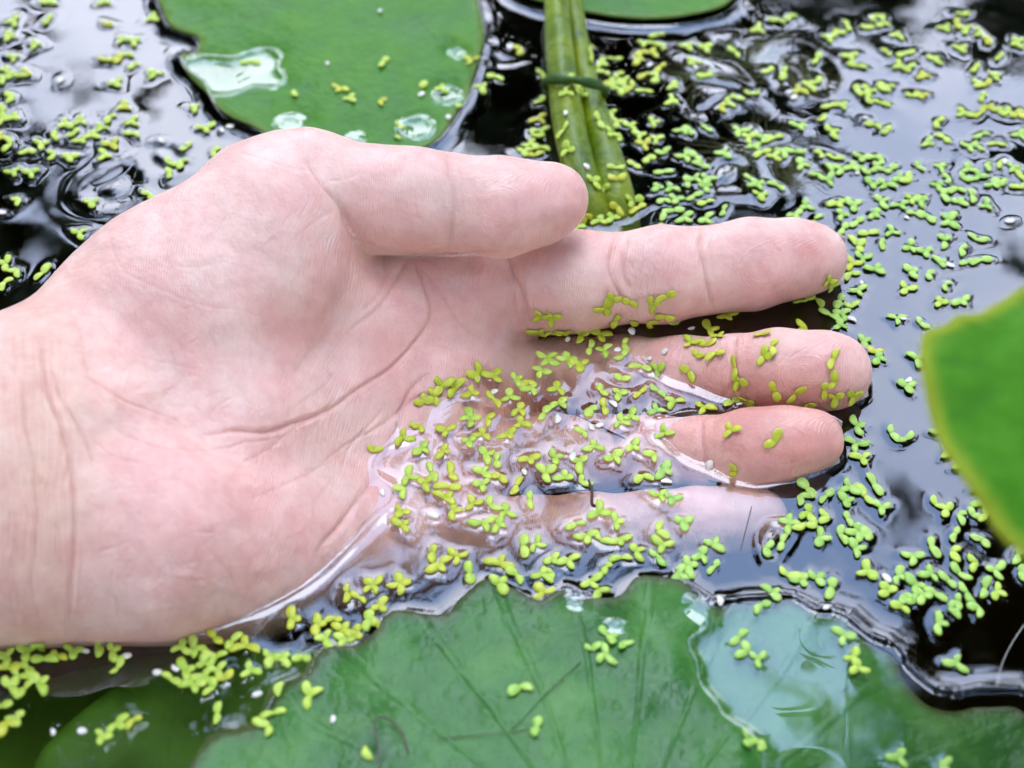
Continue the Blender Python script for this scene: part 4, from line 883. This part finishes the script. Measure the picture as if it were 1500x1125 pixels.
ls = np.concatenate([np.arange(len(F)) * 4, F.size + np.arange(len(T)) * 3, F.size + T.size + np.arange(len(Bq)) * 4]).astype(np.int32)
me.loops.add(len(lv)); me.loops.foreach_set('vertex_index', lv); me.polygons.add(len(ls)); me.polygons.foreach_set('loop_start', ls)
me.update(calc_edges=True); me.validate()
flag = np.ones(len(ls), bool); flag[len(F):] = False; me.polygons.foreach_set('use_smooth', flag); me.update()
print("water up?", me.polygons[0].normal[:], me.polygons[len(F) + 3].normal[:])
link("water", me, M['water'], kind="structure")

# ------------------------------------------------------------------ POND BED, BANK
bx, by = np.meshgrid(np.linspace(-.3, .3, 120), np.linspace(-.2, .4, 120), indexing='ij')
bz = -.095 + .010 * vnoise(bx, by, .06, 61) + .004 * vnoise(bx, by, .015, 62); I2 = np.arange(bx.size).reshape(bx.shape)
link("pond_bed", fast_mesh("pond_bed", np.column_stack([bx.ravel(), by.ravel(), bz.ravel()]), np.stack([I2[:-1, :-1], I2[1:, :-1], I2[1:, 1:], I2[:-1, 1:]], -1).reshape(-1, 4)), M['bed'], kind="structure")
s = 2.9; link("pond_floor", pydata("pond_floor", [(-s, -s, -.125), (s, -s, -.125), (s, s, -.125), (-s, s, -.125)], [(0, 1, 2, 3)]), M['bed'], kind="structure")
gm = plain("bank_ground", (.05, .06, .02), .9, (.08, .07, .04), 3, .5, .05)
gv = []; gf = []
for k, (rad, z) in enumerate(((2.98, -.31), (3.0, .06), (3.4, .12), (12, .15), (150, .15))):
    gv += [(-rad, -rad, z), (rad, -rad, z), (rad, rad, z), (-rad, rad, z)]
    if k: gf += [((k - 1) * 4 + q, (k - 1) * 4 + (q + 1) % 4, k * 4 + (q + 1) % 4, k * 4 + q) for q in range(4)]
link("ground", pydata("ground", gv, gf), gm, kind="structure")

# ------------------------------------------------------------------ SUNKEN WEED (feathery)
weedmat = plain("feathery_weed", (.16, .15, .06), .5, (.10, .13, .03), 60)
def weed(px, py, n, L, seed, z=-.006):
    r_ = random.Random(seed); v = []; f = []
    c = P(px, py, z)
    for i in range(n):
        a_ = r_.uniform(0, 2 * math.pi) if seed % 2 else r_.gauss(1.0, .9); l = L * r_.uniform(.5, 1.1); w = .00016; c0 = c + np.array([r_.gauss(0, .002), r_.gauss(0, .002), 0])
        d_ = np.array([math.cos(a_), math.sin(a_), 0]); nrm = np.array([-d_[1], d_[0], 0]); rise = r_.uniform(-.3, .2); cur = r_.uniform(-.4, .4); b0 = len(v)
        for j in range(6):
            t = j / 5; p = c0 + d_ * l * t + nrm * cur * l * t * t + np.array([0, 0, rise * l * t]); p[2] = min(p[2], -.0008); ww = w * (1 - .7 * t)
            v += [p + nrm * ww, p - nrm * ww * .5 + np.array([0, 0, ww]), p - nrm * ww * .5 - np.array([0, 0, ww])]
        for j in range(5):
            for q in range(3): f.append((b0 + j * 3 + q, b0 + j * 3 + (q + 1) % 3, b0 + j * 3 + 3 + (q + 1) % 3, b0 + j * 3 + 3 + q))
    return v, f
for k, (px, py, n, L, lab) in enumerate([(1125,85,70,.020,"feathery sunken weed tuft under the far bright water"),(1180,130,60,.018,"brown feathery weed tuft beside the wavy reflections"),(1110,225,80,.020,"olive feathery weed tuft above the index finger"),(1160,270,60,.018,"spiky brown weed tuft just beyond the index fingertip"),(1030,110,60,.018,"pale feathery weed tuft near the tied stems")]):
    v, f = weed(px, py, n, L, k + 1); link("water_weed", pydata("water_weed", v, f), weedmat, label=lab, category="water weed", group="feathery weed tufts")
# hair-fine roots hanging under the duckweed and lying on the leaf
def hair(name, pxs, r, lab, cat, mat):
    pp = np.array([P(a_, b_, c_) for a_, b_, c_ in pxs]); v, f = tube(pp, np.full(len(pp), r), 6); link(name, pydata(name, v, f), mat, label=lab, category=cat)
hair("root", [(850,970,.0024),(800,1015,.0026),(770,1050,.0026),(750,1068,.0026)], .00011, "fine dark root trailing from the duckweed across the wavy leaf", "root", plain("dark_root", (.03, .08, .02), .6))
hair("root", [(640,1082,.0026),(700,1076,.0027),(750,1072,.0027),(778,1068,.0026)], .00010, "thin root lying level on the wavy leaf below the other", "root", M['root'])
hair("dried_tendril", [(556,1125,.003),(552,1080,.004),(546,1058,.005),(556,1048,.005),(575,1055,.004),(590,1072,.0035),(598,1100,.003)], .00022, "brown curled tendril on the wavy leaf near the frame bottom", "tendril", plain("tendril", (.10, .09, .06), .7))
hair("pond_hair", [(1500,915,.0),(1480,945,.0006),(1466,975,.0006),(1460,1005,.0)], .00010, "pale hair-thin filament on the black water near the corner", "filament", plain("filament", (.4, .38, .34), .5))
hair("twig", [(862,704,.0006),(868,720,.0008),(866,738,.0006),(872,742,0)], .00035, "tiny dark twig floating over the seam of ring and little fingers", "twig", plain("twig", (.05, .03, .012), .7))
hair("pond_hair", [(1101,742,.0005),(1094,770,.0006),(1085,806,.0003)], .00010, "dark hair-thin filament over the little fingertip", "filament", plain("dark_filament", (.03, .02, .01), .5))

# ------------------------------------------------------------------ TREES round the pond: mirrored ones, then others added to block sky light
barkm = plain("bark", (.10, .075, .05), .9, (.05, .04, .03), 8, .6, .02)
crownm = plain("tree_leaves", (.030, .060, .014), .6, (.055, .095, .022), 1.5, .1, .01)
def refl(px, py, D):                         # where the mirrored view of a water point lands
    p = P(px, py, 0); d_ = ray(px, py); d_ = np.array([d_[0], d_[1], -d_[2]]); return p + d_ * D
def tree(base, blobs, label, leaf=.11, dens=1.0, long=1.6, seed=0):
    r_ = np.random.default_rng(seed); base = np.array(base, float)
    e = empty("tree", base, label=label, category="tree", group="trees round the pond")
    V_, F_ = [], []; o_ = 0
    for (c, rad) in blobs:
        n = int(dens * 260 * (rad / .6) ** 2 / (leaf / .11) ** 2); u = r_.normal(size=(n, 3)); u /= np.linalg.norm(u, axis=1)[:, None]
        p = np.array(c) + u * rad * (r_.random((n, 1)) ** .5) * (1 + .25 * r_.normal(size=(n, 1)))
        a_ = r_.normal(size=(n, 3)); a_[:, 2] -= .4; a_ /= np.linalg.norm(a_, axis=1)[:, None]; b_ = np.cross(a_, r_.normal(size=(n, 3))); b_ /= np.linalg.norm(b_, axis=1)[:, None]
        s_ = leaf * r_.uniform(.6, 1.3, (n, 1)); A = a_ * s_ * long; Bb = b_ * s_ * .5
        q = np.stack([p - A * .5, p + Bb * .9 - A * .1, p + A * .5, p - Bb * .9 - A * .1], 1).reshape(-1, 3)
        V_.append(q); F_.append(np.arange(n * 4).reshape(-1, 4) + o_); o_ += n * 4
    V_ = np.vstack(V_) - base; me = fast_mesh("crown", V_, np.vstack(F_)); link("crown", me, crownm, e, kind="stuff")
    top = np.mean([b_[0] for b_ in blobs], 0) - base; v, f = tube(np.array([[0, 0, -.1], top * [.05, .05, .35], top * [.4, .4, .75], top]), np.array([.14, .12, .08, .03]), 10, .05)
    link("trunk", pydata("trunk", v, f), barkm, e)
    k = 0
    for (c, rad) in blobs[:6]:
        tgt = np.array(c) - base; st = top * [.4, .4, .75]; v, f = tube(np.array([st, (st + tgt) / 2 + [0, 0, .1], tgt]), np.array([.05, .035, .012]), 7, .03); link("limb", pydata("limb", v, f), barkm, e)
D = 5.0
tree((-3.3, 3.6, .1), [(refl(-210,420,5), .7), (refl(-270,230,5), .62), (refl(-250,620,4.6), .8), (refl(-330,20,5.2), .62), (refl(-60,1080,3.8), .62), (refl(330,985,3.7), .24), (refl(480,950,3.7), .17), (refl(590,880,3.8), .17), (refl(690,800,3.9), .14), (refl(800,890,3.9), .13), (refl(690,690,4.0), .12), (refl(810,770,4.0), .10), (refl(790,640,4.0), .08), (refl(900,905,3.9), .09), (refl(200,1230,3.7), .45), (refl(-300,860,4.2), .8)], "broad tree leaning over the pond from behind the wrist", seed=1, dens=1.5)
tree((.3, 4.6, .1), [(refl(740,150,5), .22), (refl(790,110,5.2), .22), (refl(850,240,5), .28), (refl(960,200,5), .25), (refl(1040,150,5), .2), (refl(1020,260,5), .3), (refl(1130,190,5), .16), (refl(750,40,5.4), .25)], "slender tree across the pond in line with the stems", leaf=.07, seed=2, dens=2.2)
tree((3.4, 2.6, .1), [(refl(1500,900,4.3), .24), (refl(1560,960,4.2), .3), (refl(1450,1060,4.2), .22), (refl(1640,800,4.5), .4), (refl(1350,1100,4), .2), (refl(1760,520,4.6), .42)], "leafy tree beyond the raised leaf", leaf=.10, seed=3, dens=2.0)
tree((1.6, 4.4, .1), [(refl(1180,20,6), .13), (refl(1300,10,6), .14), (refl(1240,-60,6), .25), (refl(1460,40,6), .12), (refl(1340,-80,6), .3), (refl(1080,-40,6), .22), (refl(1560,0,6), .2)], "low bushy tree on the far bank", leaf=.07, seed=4, dens=2.2)
FARB = []
def dirp(az, el, D): a_, e_ = R(az), R(el); return (D * math.sin(a_) * math.cos(e_), D * math.cos(a_) * math.cos(e_), D * math.sin(e_))
for k, (az, lab) in enumerate([(52, "wide tree added on the bank beyond the fingers to block sky light"), (96, "round tree on the bank across from the wrist"), (140, "unseen tree added on the near bank beside the camera as shade"), (180, "tall tree on the near bank behind the camera"), (222, "unseen shade tree added on the near bank behind the wrist"), (264, "wide unseen shade tree added on the bank beyond the wrist"), (312, "tree added on the far bank up from the thumb to block sky light")]):  # added ring of canopy, blocks sky light on the hand outside the gap
    bl = [(dirp(az + o_, el, 4.6), rad) for o_, el, rad in ((-11, 14, 1.15), (11, 16, 1.15), (-10, 36, 1.05), (12, 38, 1.05), (0, 57, 1.1))]
    if 90 < az < 270: bl.append((dirp(az, 76, 4.8), .85))
    p_ = dirp(az, 0, 4.4); tree((p_[0], p_[1], .1), bl, lab, leaf=.15, seed=10 + k, dens=1.7)
for k, az in enumerate((-24, -9, 7, 23)):  # added far tree row, makes sloping water mirror dark instead of low sky
    p_ = dirp(az, 0, 6.6); tree((p_[0], p_[1], .1), [(dirp(az - 4, 8, 6.6), .95), (dirp(az + 4, 9, 6.6), .95), (dirp(az, 18 + 2 * (k % 2), 6.6), .85)], ["dark bushy tree on the far bank left of the sky gap", "tree added below the sky gap to darken reflections, left of its middle", "tree added below the sky gap to darken reflections, right of its middle", "dark bushy tree on the far bank right of the sky gap"][k], leaf=.13, seed=30 + k, dens=1.6)
# leafy twig hanging over the pond, mirrored on the flooded leaf
te = empty("hanging_branch", refl(1330, 1000, .62), label="leafy twig hanging over the pond, seen mirrored on the flooded leaf", category="branch")
tb = np.array(te.location); twm = plain("strap_leaf", (.04, .10, .01), .5)
v, f = tube(np.array([refl(1700, 1000, .75), refl(1480, 985, .66), refl(1330, 1000, .62)]) - tb, np.array([.006, .004, .002]), 8); link("twig", pydata("twig", v, f), barkm, te)
for a_, b_ in (((1340,1000),(1150,930)), ((1330,1010),(1160,1060)), ((1400,990),(1260,1080)), ((1420,985),(1380,1120)), ((1360,1000),(1240,985)), ((1450,985),(1480,1090)), ((1290,1010),(1130,1010))):
    A = refl(*a_, .62); Bq_ = refl(*b_, .62); ax_ = Bq_ - A; sd2 = np.cross(ax_, FWD); sd2 /= np.linalg.norm(sd2); lw = .013; vv = []
    for t in np.linspace(0, 1, 9):
        ww = lw * math.sin(math.pi * min(1, t * .9 + .08)); cpt = A + ax_ * t - tb + np.array([0, 0, -.012 * t * t]); vv += [cpt - sd2 * ww, cpt + np.array([0, 0, .001]), cpt + sd2 * ww]
    ff_ = [(q * 3 + w_, q * 3 + w_ + 1, q * 3 + w_ + 4, q * 3 + w_ + 3) for q in range(8) for w_ in (0, 1)]
    lo_ = link("leaf", pydata("leaf", vv, ff_), twm, te); lo_.modifiers.new("t", 'SOLIDIFY').thickness = .0004
